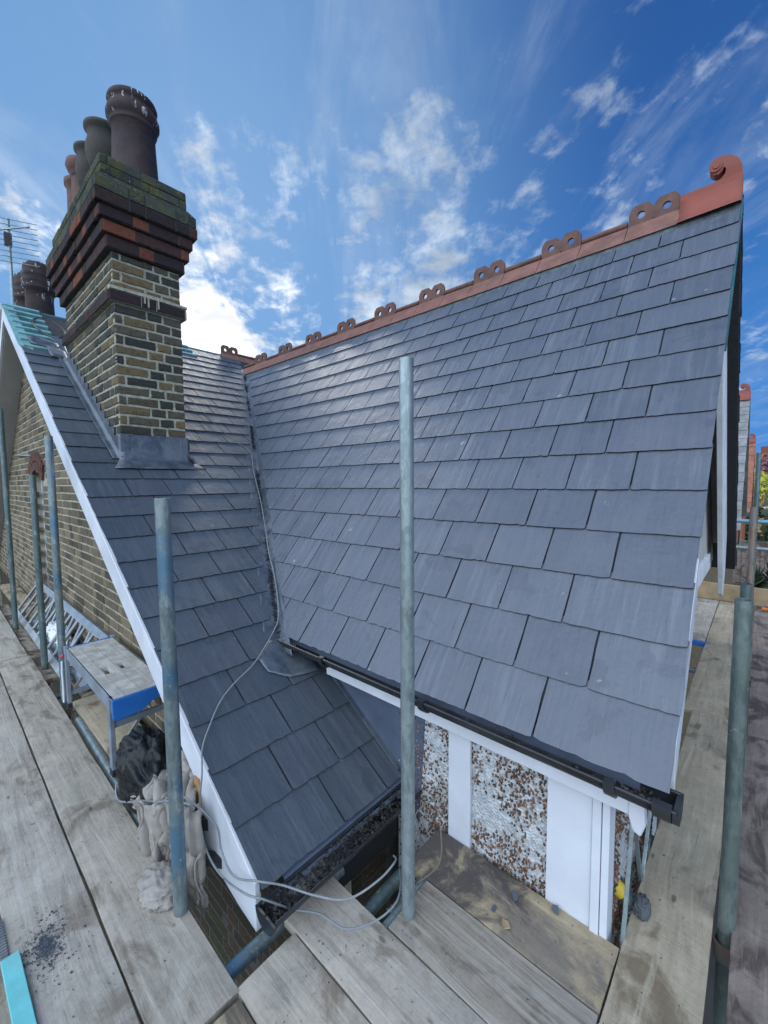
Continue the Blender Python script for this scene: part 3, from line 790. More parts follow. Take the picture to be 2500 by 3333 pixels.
# wall core with a window opening, five blocks butted together
def gz(x): return ZR2 - abs(x - XR2) * T2 - 0.14
yb_ = YG + 0.30
def wallpoly(mb, pts, mi): mb.prism([Vector((x, YG, z)) for x, z in pts], (0, yb_ - YG, 0), mat=mi)
wallpoly(mb, [(-11.5, -6.6), (-6.80, -6.6), (-6.80, gz(-6.80)), (-11.5, gz(-11.5))], 1)
wallpoly(mb, [(-6.80, -6.6), (-6.17, -6.6), (-6.17, -1.75), (-6.80, -1.75)], 1)
wallpoly(mb, [(-6.80, 0.16), (-6.17, 0.16), (-6.17, gz(-6.17)), (XR2, gz(XR2)), (-6.80, gz(-6.80))], 1)
wallpoly(mb, [(-6.17, -6.6), (-1.34, -6.6), (-1.34, gz(-1.34)), (-6.17, gz(-6.17))], 1)
hb(mb, 'wall', [M['brick_wall'], M['mortar_wall'], M['brick_damp_shade']], label='yellow stock brick gable wall')
mb = MB(); mb.box(-11.3, -1.35, YG - .004, YG - .0008, -4.35, -1.645); hb(mb, 'damp_shade_joints', M['mortar_dark'])  # dark sheet in the joints, colouring in below-deck shade and damp
# red brick arch over the window
mb = MB()
for i in range(11):
    a = R(90 + (i - 5) * 7.0); cx_, cz_ = -6.485, -0.42
    for r0, r1 in ((0.60, 0.70), (0.712, 0.81)):
        c0 = Vector((cx_ + r0 * math.cos(a), YG - .012, cz_ + r0 * math.sin(a))); c1 = Vector((cx_ + r1 * math.cos(a), YG - .012, cz_ + r1 * math.sin(a)))
        mb.bar(c0, c1, 0.064, 0.03, side=(0, 1, 0))
hb(mb, 'window_arch', M['brick_arch'])
mb = MB()
for x in (-6.80, -6.20): mb.box(x - .0, x + .055, YG + .07, YG + .13, -1.75, 0.12)
mb.box(-6.745, -6.20, YG + .07, YG + .13, -0.80, -0.75); mb.box(-6.745, -6.20, YG + .07, YG + .13, -1.75, -1.69)
win = hb(mb, 'window', M['white_paint'])
mb = MB(); mb.box(-6.745, -6.20, YG + .10, YG + .106, -1.69, 0.10); mb.build('pane', M['glass'], win)
mb = MB(); mb.tube((-7.9, YG - .03, .43), (-6.62, YG - .03, .36), .012); hb(mb, 'overflow_pipe', M['alu'])

# pebble dashed wall
dash = []
def pebbles(mb, O, U, W, u0, u1, z0, z1, dens, seed, edge=True, mi=1):
    rr = random.Random(seed); O, U, W = Vector(O), Vector(U), Vector(W)
    n_ = int(abs(u1 - u0) * (z1 - z0) * dens)
    for _ in range(n_):
        u, z = rr.uniform(u0, u1), rr.uniform(z0, z1)
        cl = noise.noise(Vector((u * 5.5, z * 5.5, seed))) + 0.5 * noise.noise(Vector((u * 16, z * 16, seed + 4)))
        if cl < rr.uniform(-0.45, 0.32): continue
        a, b_ = rr.uniform(.0032, .0070), rr.uniform(.0026, .0048)
        th = rr.uniform(-.6, .6) + 1.57; ct, st_ = math.cos(th), math.sin(th)
        c = O + U * u + Vector((0, 0, z)); V = []; q = rr.random()
        for lat, rad, h in ((0, 1.0, 0.0), (1, 0.88, 0.0042), (2, 0.45, 0.0066)):
            for j in range(7):
                an = 2 * math.pi * j / 7
                x_, y_ = a * rad * math.cos(an), b_ * rad * math.sin(an)
                V.append(c + U * (x_ * ct - y_ * st_) + Vector((0, 0, x_ * st_ + y_ * ct)) + W * h)
        ff = [(i * 7 + j, i * 7 + (j + 1) % 7, (i + 1) * 7 + (j + 1) % 7, (i + 1) * 7 + j) for i in range(2) for j in range(7)] + [tuple(14 + j for j in range(7))]
        mb.add(V, ff, mat=mi, rnd=q, smooth=True)
mb = MB()
XC = -0.335
mb.box(-1.27, XC, YW, YW + .22, -6.6, -1.03)
mb.box(-1.27 - 3.5, -1.27, YW + .0, YW + .22, zwing(-1.27) - .3, -0.9) if False else None
mb.box(XC - .22, XC, YW + .22, 2.35, -6.6, -0.80)
mb.box(-.95, -.72, 2.36, 5.35, -6.6, -0.81)
pebbles(mb, (0, YW, 0), (1, 0, 0), (0, -1, 0), -1.26, -0.968, -2.4, -1.035, 9000, 51)
pebbles(mb, (0, YW, 0), (1, 0, 0), (0, -1, 0), -0.856, -0.537, -2.2, -1.035, 9000, 53)
pebbles(mb, (XC, 0, 0), (0, 1, 0), (1, 0, 0), YW + .05, 2.34, -2.4, -0.82, 9500, 52)
hb(mb, 'wall', [M['dash'], M['pebble']], label='white rendered wall dashed with brown pebbles')
mb = MB(); mb.box(-0.966, -0.858, YW - .018, YW - .002, -3.4, -1.036); hb(mb, 'timber_batten', M['white_paint'], bevel=.002, label='narrow white board on the pebble dash')
mb = MB(); mb.box(-0.535, -0.382, YW - .020, YW - .002, -3.4, -1.036); hb(mb, 'timber_batten', M['white_paint'], bevel=.002, label='wide white board beside the corner')
mb = MB(); mb.box(-0.380, -0.352, YW - .030, YW + .002, -3.4, -1.036); mb.box(-0.350, -0.326, YW - .024, YW + .05, -3.4, -1.036)
hb(mb, 'corner_post', M['white_paint'], bevel=.003)
# dark felted cheek where the wing roof meets the wall
mb = MB()
mb.prism([(-2.05, YW - .004, zwing(-2.05)), (-1.26, YW - .004, zwing(-1.26)), (-1.14, YW - .004, -1.62), (-1.10, YW - .004, -1.036), (-2.05, YW - .004, -0.90)], (0, .02, 0))
hb(mb, 'wall_cheek', M['felt'])
mb = MB(); mb.bar((-2.0, YW - .012, zwing(-2.0) + .028), (-1.25, YW - .012, zwing(-1.25) + .028), .012, .03, side=(0, 1, 0)); hb(mb, 'abutment_flashing', M['lead'])
# smooth rendered gable above the dashed wall, facing +X
mb = MB()
mb.prism([(XC, 1.52, -0.80), (XC, 5.32, -0.80), (XC, YR + .02, ZR - .12), (XC, YR - .02, ZR - .12)], (-.2, 0, 0))
hb(mb, 'gable_wall', M['grey_render'])
mb = MB(); mb.box(XC - .02, XC + .022, 1.55, 4.9, -0.80, -0.66); hb(mb, 'gable_beam', M['white_old'], bevel=.003)
mb = MB(); mb.box(-.95, XC - .001, 2.36, 5.30, -0.809, -0.802); hb(mb, 'soffit', M['grey_render'])
# wing side wall under the lower gutter
mb = MB()
mb.box(-1.66, -1.36, YG + .305, 3.2, -6.6, -1.78, mat=1)
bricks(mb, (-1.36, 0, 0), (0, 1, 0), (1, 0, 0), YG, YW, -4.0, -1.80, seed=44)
hb(mb, 'wall', [M['brick_damp_shade'], M['mortar_dark']], label='damp brick wall below the lower gutter, coloured darker for the shade there')
# rear block of the house closing it off
mb = MB(); mb.box(-11.0, -1.8, 3.3, 5.2, -6.6, -0.9); hb(mb, 'wall', M['grey_render'])

# ---- fascias, barge boards, soffits
mb = MB(); mb.box(-1.70, -1.182, 1.402, 1.424, -1.030, -0.925); hb(mb, 'fascia', M['white_paint'], bevel=.002)
mb = MB(); mb.box(-1.179, -0.262, 1.403, 1.424, -1.031, -0.925); hb(mb, 'fascia', M['white_paint'], bevel=.002)
mb = MB(); mb.box(-1.14, -0.27, 1.425, YW - .003, -1.034, -1.022); hb(mb, 'soffit', M['white_paint'])
mb = MB()
V = [(-0.262, 1.395, -0.945), (-0.222, 1.392, -0.955), (-0.216, 1.40, -1.045), (-0.228, 1.40, -1.085), (-0.250, 1.40, -1.075), (-0.262, 1.395, -1.03)]
mb.prism(V, (0, .035, 0)); hb(mb, 'fascia_end_wrap', M['white_paint'], bevel=.006)
# near barge board of the main gable
mb = MB()
def barge(mb, y0, y1, x0, x1, dep, zf=zmain, top=-.012):
    mb.prism([(x0, y0, zf(y0) + top), (x0, y1, zf(y1) + top), (x0, y1, zf(y1) + top - dep), (x0, y0, zf(y0) + top - dep)], (x1 - x0, 0, 0))
barge(mb, 1.44, 1.84, -.176, -.1535, .15)
hb(mb, 'bargeboard', M['white_paint'], bevel=.002, label='near white bargeboard under the verge')
mb = MB(); barge(mb, 2.60, 3.40, -.170, -.1495, .07); hb(mb, 'verge_membrane', M['membrane'])
zback = lambda y: ZE + (2 * YR - YE - y) * T1
mb = MB()
mb.prism([(-.262, YR, zback(YR) - .055), (-.262, 5.15, zback(5.15) - .055), (-.262, 5.15, zback(5.15) - .42), (-.262, 5.02, -1.10), (-.262, 4.90, -1.06), (-.262, 4.84, -.90), (-.262, YR + .02, zback(YR) - .64)], (.037, 0, 0))
hb(mb, 'bargeboard', M['white_old'], bevel=.004, label='long white bargeboard of the back slope')
mb = MB(); 
mb = MB(); mb.prism([(XC + .001, YR + .01, zback(YR) - .10), (XC + .001, 5.2, zback(5.2) - .10), (XC + .001, 5.2, zback(5.2) - .075), (XC + .001, YR + .01, zback(YR) - .075)], (.071, 0, 0)); hb(mb, 'soffit', M['grey_render'])
# barge boards of the wing gable, near slope
mb = MB()
def zb(x): return zwing(x)
mb.prism([(XR2, .728, zb(XR2) - .01), (-1.27, .728, zb(-1.27) - .01), (-1.27, .728, -1.60), (-1.40, .728, -1.585), (-1.70, .728, -1.52), (-1.745, .728, -1.40), (-1.745, .728, zb(-1.745) - .165), (XR2, .728, zb(XR2) - .165)], (0, -.024, 0))
hb(mb, 'bargeboard', M['white_paint'], bevel=.003, label='white bargeboard of the wing')
mb = MB(); mb.bar((-1.716, .7015, -1.235), (-1.700, .7015, -1.385), .008, .05, side=(1, 0, 0)); hb(mb, 'bare_wood_patch', M['raw_wood'], bevel=.002)
mb = MB()
def zf(x): return ZR2 - (XR2 - x) * T2
mb.prism([(XR2 - .01, .728, zf(XR2)), (XF, .728, zf(XF)), (XF, .728, zf(XF) - .17), (XR2 - .01, .728, zf(XR2) - .17)], (0, -.024, 0))
mb.prism([(XR2 - .02, .703, zf(XR2) + .02), (XF, .703, zf(XF) + .02), (XF, .703, zf(XF) - .05), (XR2 - .02, .703, zf(XR2) - .05)], (0, -.022, 0))
hb(mb, 'bargeboard', M['white_old'], bevel=.003, label='white bargeboard on the far side of the wing gable')
mb = MB()
mb.prism([(XR2, .73, zf(XR2) - .17), (XF, .73, zf(XF) - .17), (XF, .73, zf(XF) - .19), (XR2, .73, zf(XR2) - .19)], (0, .2 - .003, 0))
mb.prism([(XR2, .73, zb(XR2) - .17), (-1.75, .73, zb(-1.75) - .17), (-1.75, .73, zb(-1.75) - .19), (XR2, .73, zb(XR2) - .19)], (0, .2 - .003, 0))
hb(mb, 'soffit', M['grey_render'])
# teal strip of membrane turned over the top of the verge
mb = MB()
mb.prism([Vector(p) for p in (wingp(-6.40, .695, .006), wingp(-5.42, .695, .006), wingp(-5.36, .80, .006), wingp(-6.40, .80, .006))], n2 * .003)
hb(mb, 'verge_membrane', M['batten'])

# ---- gutters
def gutter(name, axis, a0, a1, cross, z, r, open_from=0.0, parent=None, flip=1):
    """half round channel; axis 'x' or 'y'"""
    mb = MB(); n_ = 14
    def P_(a, c, zz): return (a, c, zz) if axis == 'x' else (c, a, zz)
    V = []
    for a in (a0, a1):
        for rad in (r, r - .004):
            for i in range(n_ + 1):
                an = math.pi + math.pi * i / n_
                V.append(P_(a, cross + rad * math.cos(an), z + rad * math.sin(an)))
    m_ = n_ + 1
    ff = []
    for i in range(n_):
        ff.append((i, i + 1, 2 * m_ + i + 1, 2 * m_ + i)); ff.append((m_ + i, 3 * m_ + i, 3 * m_ + i + 1, m_ + i + 1))
        ff.append((i, m_ + i, m_ + i + 1, i + 1)); ff.append((2 * m_ + i, 2 * m_ + i + 1, 3 * m_ + i + 1, 3 * m_ + i))
    mb.add(V, ff, smooth=True)
    for sgn in (-1, 1):      # rolled lips
        mb.path([P_(a0, cross + sgn * r, z), P_(a1, cross + sgn * r, z)], .0052, 8)
    return hb(mb, name, M['gutter'])
GZ, GY, GR = -0.890, 1.345, 0.046
g1 = gutter('gutter', 'x', -2.02, -0.132, GY, GZ, GR)
def gclip(mb, x, wd=.03):
    pts = [(x, GY + (GR + .006) * math.cos(a), GZ + (GR + .006) * math.sin(a)) for a in [math.pi + math.pi * i / 10 for i in range(11)]]
    for i in range(10): mb.bar(pts[i], pts[i + 1], .006, wd, side=(1, 0, 0))
    mb.box(x - wd / 2, x + wd / 2, GY - GR - .010, GY - GR + .014, GZ - .004, GZ + .010)
for x in (-0.985, -0.295, -1.62):
    mb = MB(); gclip(mb, x); mb.build('gutter_clip', M['gutter'], g1)
mb = MB(); gclip(mb, -0.165, .045)
mb.prism([(-.140, GY + (GR + .008) * math.cos(a), GZ + (GR + .008) * math.sin(a)) for a in [math.pi + math.pi * i / 10 for i in range(11)]], (.014, 0, 0))
mb.build('gutter_stop_end', M['gutter'], g1)
mb = MB(); rr = random.Random(8)
for i in range(260):
    x = rr.choice((rr.uniform(-.30, -.16), rr.gauss(-.64, .05), rr.uniform(-2, -.16))); y = GY + rr.uniform(-.035, .035)
    p = Vector((x, y, GZ - math.sqrt(max(0, (GR - .006) ** 2 - (y - GY) ** 2)) + .003)); a = rr.uniform(0, 6.28); q = rr.uniform(.003, .010)
    mb.bar(p, p + Vector((math.cos(a), math.sin(a), rr.uniform(0, .5))) * q, q * .7, q * .5)
o = mb.build('gutter_debris', M['debris'], g1, kind='stuff')
# felt support tray between slates and gutter
mb = MB()
mb.prism([(-2.0, 1.415, -0.846), (-2.0, 1.381, -0.876), (-2.0, 1.372, -0.918), (-2.0, 1.376, -0.920), (-2.0, 1.386, -0.880), (-2.0, 1.42, -0.850)], (1.77, 0, 0))
hb(mb, 'felt_tray', M['felt'])
G2X, G2Z, G2R = -1.172, -1.445, .050
g2 = gutter('gutter', 'y', 0.69, 1.485, G2X, G2Z, G2R)
mb = MB()
mb.prism([(-1.262, .80, -1.424), (-1.232, .80, -1.436), (-1.206, .80, -1.470), (-1.210, .80, -1.473), (-1.236, .80, -1.442), (-1.266, .80, -1.430)], (0, .685, 0))
hb(mb, 'felt_tray', M['felt'])
mb = MB()
mb.prism([(G2X + (G2R + .007) * math.cos(a), .680, G2Z + (G2R + .007) * math.sin(a)) for a in [math.pi + math.pi * i / 10 for i in range(11)]], (0, .008, 0))
mb.build('gutter_stop_end', M['gutter'], g2)
mb = MB(); rr = random.Random(9)
for i in range(650):
    y = rr.uniform(.70, 1.47); x = G2X + rr.uniform(-.045, .045)
    p = Vector((x, y, G2Z - math.sqrt(max(0, (G2R - .006) ** 2 - (x - G2X) ** 2)) * .75 + rr.uniform(0, .008))); a = rr.uniform(0, 6.28); q = rr.uniform(.003, .012)
    mb.bar(p, p + Vector((math.cos(a), math.sin(a), rr.uniform(0, .7))) * q, q * .8, q * .6)
mb.build('gutter_debris', M['grit_dark'], g2, kind='stuff')
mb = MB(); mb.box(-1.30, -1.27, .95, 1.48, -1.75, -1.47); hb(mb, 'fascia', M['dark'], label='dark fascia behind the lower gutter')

# ------------------------------------------------------------------ ridge tiles and finial
n_t = 19; tl = 0.3045; x = -0.462
RY, RZ = YR, ZR + 0.012
def ridge_tile(x0, x1, crest, axis='x', swap=None):
    mb = MB()
    def T(px, py, pz): return swap(px, py, pz) if swap else (px, py, pz)
    side = [(-.118, -.105), (-.014, .018), (0, .030), (.014, .018), (.118, -.105), (.104, -.105), (0, .002), (-.104, -.105)]
    side = [(a, b_ * 1.12) for a, b_ in side]
    mb.add([T(xx, RY + a, RZ + b_) for xx in (x0 + .002, x1 - .002) for a, b_ in side],
           [tuple(range(8))[::-1], tuple(range(8, 16))] + [(i, (i + 1) % 8, 8 + (i + 1) % 8, 8 + i) for i in range(8)], mat=0)
    zc0 = RZ + .030
    if not crest:
        mb.path([T(x0 + .003, RY, zc0 + .016), T(x1 - .003, RY, zc0 + .016)], .021, 10, mat=1)
    else:
        # two lobes, each with a round hole
        wl = (x1 - x0) / 2 - .004; hh = .115; tk = .022
        for s_i in range(2):
            cx_ = x0 + .004 + wl * (s_i + .5); cz_ = zc0 + .050; ro = .0245
            N_ = 24
            outl = []
            for j in range(N_):
                a = 2 * math.pi * j / N_
                dx, dz = math.cos(a), math.sin(a)
                # octagonal lobe
                hx = wl / 2; best = 9
                for nx, nz, d_ in ((1, 0, hx), (-1, 0, hx), (0, 1, .070), (0, -1, .064), (.80, .60, .078), (-.80, .60, .078)):
                    q = nx * dx + nz * dz
                    if q > 1e-6: best = min(best, d_ / q)
                outl.append((cx_ + dx * best, cz_ + dz * best))
            inn = [(cx_ + ro * math.cos(2 * math.pi * j / N_), cz_ + ro * math.sin(2 * math.pi * j / N_)) for j in range(N_)]
            V = []
            for yy in (-tk / 2, tk / 2):
                V += [T(p[0], RY + yy, p[1]) for p in outl] + [T(p[0], RY + yy, p[1]) for p in inn]
            ff = []
            for j in range(N_):
                k_ = (j + 1) % N_
                ff += [(j, k_, N_ + k_, N_ + j), (2 * N_ + j, 3 * N_ + j, 3 * N_ + k_, 2 * N_ + k_), (j, 2 * N_ + j, 2 * N_ + k_, k_), (N_ + j, N_ + k_, 3 * N_ + k_, 3 * N_ + j)]
            mb.add(V, ff, mat=1)
    return hb(mb, 'ridge_tile', [M['terracotta'], M['terracotta_dark']], label='crested ridge tile with two round holes' if crest else 'plain roll top ridge tile')
for i in range(18):
    jz = random.uniform(-.002, .002)
    ridge_tile(x - tl, x, i % 2 == 0); x -= tl + .0015
XJ = x
def swp(px, py, pz): return (-6.42 + (py - RY), px, pz + ZR2 - RZ + .015)
ridge_tile(3.27, 3.56, True, swap=swp)
ridge_tile(3.565, 3.90, False, swap=swp)
mb = MB()   # mortar bed
mb.prism([(XV - .02, RY - .119, RZ - .16), (XV - .02, RY + .119, RZ - .16), (XV - .02, RY + .095, RZ - .088), (XV - .02, RY - .095, RZ - .088)], (-5.6, 0, 0))
hb(mb, 'ridge_bedding', simple('bedding_mortar', (0.10, 0.125, 0.135), 0.9, var=0.4, scale=20, bmp=.004))
# finial: flaring ridge end with a scroll
mb = MB()
FIN = [(-.464, 1.835), (-.378, 1.835), (-.308, 1.834), (-.264, 1.843), (-.242, 1.863), (-.238, 1.888), (-.248, 1.9035), (-.256, 1.886), (-.2736, 1.8723), (-.296, 1.8764), (-.315, 1.8975),
       (-.3234, 1.9288), (-.3174, 1.9534), (-.2954, 1.9699), (-.264, 1.9734), (-.215, 1.957), (-.184, 1.9255), (-.165, 1.8845), (-.159, 1.84), (-.158, 1.75), (-.156, 1.66), (-.464, 1.66)]
SX, SZ = -0.289, 1.921
sect = []
outl = []
outl = FIN
def flare(xp, zp):
    return .024 + .014 * max(0, min(1, (zp - 1.82) / .08))
V = []; n_ = len(outl)
for sgn in (-1, 1):
    for xp, zp in outl: V.append((xp, RY + sgn * flare(xp, zp), zp))
bm = bmesh.new()
bv = [bm.verts.new(v) for v in V]
from mathutils.geometry import tessellate_polygon
for t_ in tessellate_polygon([[Vector((p[0], p[1], 0)) for p in outl]]):
    bm.faces.new([bv[q] for q in t_]); bm.faces.new([bv[n_ + q] for q in t_][::-1])
for i in range(n_): bm.faces.new((bv[(i + 1) % n_], bv[i], bv[n_ + i], bv[n_ + (i + 1) % n_]))
# flaring saddle that sits over the ridge
for sgn in (-1, 1):
    rows_ = []
    for xq, grow in ((-.466, 0.0), (-.40, .004), (-.30, .012), (-.22, .018), (-.157, .020)):
        col_ = []
        for t in np.linspace(0, 1, 8):
            yy = .0245 + (.112 + grow * .5) * t ** 1.9
            zz = RZ + .080 + grow * .3 - (.200 + grow * .3) * t ** .82
            col_.append(bm.verts.new((xq, RY + sgn * yy, zz)))
        rows_.append(col_)
    for i in range(4):
        for j in range(7): bm.faces.new((rows_[i][j], rows_[i][j + 1], rows_[i + 1][j + 1], rows_[i + 1][j])).smooth = True
    for r_ in (rows_[0], rows_[-1]):
        c0 = bm.verts.new((r_[0].co.x, RY, r_[0].co.z)); c1 = bm.verts.new((r_[0].co.x, RY, RZ - .06))
        bm.faces.new([c0] + r_ + [c1])
bmesh.ops.recalc_face_normals(bm, faces=bm.faces)
me = bpy.data.meshes.new('finial'); bm.to_mesh(me); bm.free(); me.materials.append(M['terracotta_red'])
o = bpy.data.objects.new('finial', me); COL.objects.link(o); o.parent = house; o.matrix_parent_inverse = house_inv
finial = o
mb = MB()
mb.tube((SX, RY - .046, SZ), (SX, RY + .046, SZ), .033, 24); mb.tube((SX + .004, RY - .052, SZ), (SX + .004, RY + .052, SZ), .017, 20)
mb.build('scroll', M['terracotta_red'], finial)

# ------------------------------------------------------------------ chimney
chim = MB()
X0, X1, Y0, Y1 = CH
chim.box(X0 + .004, X1 - .004, Y0 + .004, Y1 - .004, zwing(X0) - 3.2, 1.74, mat=1)
def stack_bricks(mb, off, z0, z1, mi, seed, jit=.002, pr=.0055):
    bricks(mb, (0, Y0 - off, 0), (1, 0, 0), (0, -1, 0), X0 - off, X1 + off, z0, z1, seed=seed, mi=mi, jit=jit, proud=pr, mortar_t=.0165, ch=.0757, rough=True)
    bricks(mb, (X1 + off, 0, 0), (0, 1, 0), (1, 0, 0), Y0 - off, Y1 + off, z0, z1, seed=seed + 1, mi=mi, jit=jit, proud=pr, mortar_t=.0165, ch=.0757, rough=True)
    bricks(mb, (0, Y1 + off, 0), (1, 0, 0), (0, 1, 0), X0 - off, X1 + off, z0, z1, seed=seed + 2, mi=mi, jit=jit, proud=pr, mortar_t=.0165, ch=.0757, rough=True)
    bricks(mb, (X0 - off, 0, 0), (0, 1, 0), (-1, 0, 0), Y0 - off, Y1 + off, z0, z1, seed=seed + 3, mi=mi, jit=jit, proud=pr, mortar_t=.0165, ch=.0757, rough=True)
stack_bricks(chim, -.004, 0.386 - .0757 * 12, 1.370, 0, 61)
stack_bricks(chim, -.004, 1.460, 1.745, 0, 71)
chimney = hb(chim, 'chimney', [M['brick_stock'], M['mortar']], label='brick chimney stack with corbelled head', recalc=False)
def course(name, off, z0, z1, mats, seed, slope=0.0, smear=False):
    mb = MB()
    mb.box(X0 - off + .003, X1 + off - .003, Y0 - off + .003, Y1 + off - .003, z0 + .002, z1, mat=1)
    for (O, U, W, a, b_) in (((0, Y0 - off, 0), (1, 0, 0), (0, -1, 0), X0 - off, X1 + off), ((X1 + off, 0, 0), (0, 1, 0), (1, 0, 0), Y0 - off, Y1 + off),
                             ((0, Y1 + off, 0), (1, 0, 0), (0, 1, 0), X0 - off, X1 + off), ((X0 - off, 0, 0), (0, 1, 0), (-1, 0, 0), Y0 - off, Y1 + off)):
        bricks(mb, O, U, W, a, b_, z0, z1, seed=seed, ch=(z1 - z0) / max(1, round((z1 - z0) / .08)), mortar_t=.007, proud=.004)
    return mb.build(name, mats, chimney, recalc=False)
mr = [M['brick_red'], M['mortar_dark']]
course('string_course', .034, 1.375, 1.455, [M['brick_red'], M['mortar']], 81)
course('corbel', .034, 1.748, 1.838, mr, 82)
course('corbel', .058, 1.842, 1.928, mr, 83)
course('corbel', .084, 1.932, 2.014, mr, 84)
course('corbel', .112, 2.018, 2.102, [M['brick_red'], M['mortar_dark']], 85)
course('corbel', .108, 2.105, 2.190, [M['moss'], M['mortar_dark']], 86)
mb = MB()
o1, o2 = .104, .062
V = [(X0 - o1, Y0 - o1, 2.19), (X1 + o1, Y0 - o1, 2.19), (X1 + o1, Y1 + o1, 2.19), (X0 - o1, Y1 + o1, 2.19),
     (X0 - o2, Y0 - o2, 2.245), (X1 + o2, Y0 - o2, 2.245), (X1 + o2, Y1 + o2, 2.245), (X0 - o2, Y1 + o2, 2.245)]
mb.add(V, [(0, 1, 2, 3)[::-1], (4, 5, 6, 7)] + [(i, (i + 1) % 4, 4 + (i + 1) % 4, 4 + i) for i in range(4)])
mb.build('flaunching', M['moss'], chimney)
course('chimney_cap', .055, 2.248, 2.385, [M['moss'], M['moss']], 87)
mb = MB()
mb.box(X0 + .02, X1 - .02, Y0 + .02, Y1 - .02, 2.386, 2.42); mb.build('flaunching', M['moss'], chimney)
# mortar smear on the string course
mb = MB(); rr = random.Random(4)
pts = []
for i in range(16):
    y = Y0 + .0 + i * .035
    pts.append((y, 1.462 + rr.uniform(0, .006)))
mb.prism([(X1 + .041, Y0 - .03, 1.458), (X1 + .041, Y0 + .53, 1.458), (X1 + .041, Y0 + .53, 1.475), (X1 + .041, Y0 + .3, 1.485), (X1 + .041, Y0 - .03, 1.480)], (-.05, 0, 0))
for y, l in ((1.235, .045), (1.262, .07), (1.335, .06)): mb.box(X1 + .038, X1 + .0415, y, y + .012, 1.455 - l, 1.458)
mb.build('mortar_smear', M['mortar'], chimney)

def pot(name, c, prof, mt, label=None):
    mb = MB(); mb.lathe(prof, (0, 0, 0), 36)
    o = mb.build(name, mt, chimney, recalc=True, label=label); o.location = c; return o
big = [(.172, 0), (.166, .05), (.155, .35), (.150, .52), (.163, .535), (.168, .55), (.160, .565), (.170, .59), (.186, .62), (.187, .66), (.176, .70), (.168, .715), (.160, .735), (.160, .75), (.172, .765), (.176, .79), (.170, .815), (.150, .82), (.138, .80), (.138, .3)]
big = [(a, b_ * .735) for a, b_ in big]
pot('chimney_pot', (-3.83, 1.285, 2.41), big, M['pot'], 'big dark clay pot with white droppings')
mid = [(.13, 0), (.12, .35), (.118, .50), (.135, .52), (.142, .56), (.160, .62), (.168, .68), (.160, .74), (.145, .78), (.140, .82), (.15, .86), (.17, .88), (.17, .91), (.15, .92), (.12, .90), (.12, .4)]
mid = [(a * .9, b_ * .90) for a, b_ in mid]
pot('chimney_pot', (-4.58, 1.285, 2.40), mid, M['pot_green'], 'second bulbous pot behind the big one')
mid2 = [(a * .92, b_ * .97) for a, b_ in mid]
pot('chimney_pot', (-4.93, 1.27, 2.41), mid2, M['pot_green'], 'third bulbous pot')
sml = [(.11, 0), (.10, .5), (.095, .66), (.12, .69), (.14, .74), (.13, .79), (.10, .80), (.09, .4)]
pot('chimney_pot', (-5.05, 1.22, 2.33), sml, M['pot_red'], 'fourth smaller pot')
pot('chimney_pot', (-5.30, 1.24, 2.34), [(.12, 0), (.105, .55), (.105, .66), (.125, .68), (.125, .73), (.10, .74), (.09, .3)], M['pot_red'], 'pale red pot at the back of the stack')

# lead apron in front of the stack and stepped flashing up its left side
xf = X1 + .007
def wp(x, y, h=0.0): return tuple(wingp(x, y, h))
lead_sheet('lead_apron', [[(xf, Y0 - .02, .388), (xf, (Y0 + Y1) / 2, .392), (xf, Y1 + .02, .388)],
                          [(xf + .008, Y0 - .02, .26), (xf + .008, (Y0 + Y1) / 2, .26), (xf + .008, Y1 + .02, .26)],
                          [wp(X1 + .035, Y0 - .03, .022), wp(X1 + .035, 1.28, .022), wp(X1 + .035, Y1 + .03, .022)],
                          [wp(X1 + .135, Y0 - .085, .022), wp(X1 + .135, 1.28, .021), wp(X1 + .135, Y1 + .10, .022)]], wob=.003)
mb = MB()
for y in (Y0 - .008, Y1 - .055):
    mb = MB(); mb.box(xf + .006, xf + .013, y, y + .062, .215, .392); hb(mb, 'lead_apron_ear', M['lead'], bevel=.003)
mb = MB(); yf = Y0 - .008
zz = .386; x = X1 + .004; steps = []
n_st = 16
top_pts = []; 
for i in range(n_st):
    xa_ = X1 - i * .0757 / T2; xb_ = X1 - (i + 1) * .0757 / T2
    zt = .386 + i * .0757
    if xb_ < X0: break
    top_pts += [(xa_, zt - .050), (xa_ - .012, zt - .002), (xb_ - .006, zt + .004)]
    lastx = xb_
low = [(lastx, zwing(lastx) + .03), (X1 + .004, zwing(X1) + .03)]
mb.prism([(p[0], yf - .003, p[1]) for p in [(X1 + .008, .33)] + top_pts + low], (0, .004, 0))
sflash = hb(mb, 'stepped_flashing', M['lead'])
lead_sheet('soaker', [[wp(xx, Y0 - .006, .045), wp(xx, Y0 - .03, .020), wp(xx, Y0 - .066, .022)] for xx in (X1 + .02, -4.1, -4.5, -4.9, -5.3)], wob=.004)
lead_sheet('soaker', [[wp(xx, Y1 + .004, .06), wp(xx, Y1 + .03, .024), wp(xx, Y1 + .055, .022)] for xx in (X1 + .06, -4.1, -4.6, -5.1)], wob=.003)
lead_sheet('lead_patch', [[wp(-5.46, .91, .04), wp(-5.38, 1.05, .035)], [wp(-5.25, .91, .03), wp(-5.24, 1.05, .028)]], wob=.008, label='curled lead patch behind the chimney')
lead_sheet('lead_patch', [[wp(-5.60, .78, .05), wp(-5.52, 1.02, .05)], [wp(-5.45, .80, .028), wp(-5.40, 1.02, .03)]], wob=.014, label='loose dark strip over the battens')
lead_sheet('lead_patch', [[wp(-5.75, 1.00, .022), wp(-5.75, 1.10, .03)], [wp(-5.40, 1.02, .022), wp(-5.28, 1.07, .028)]], wob=.004)
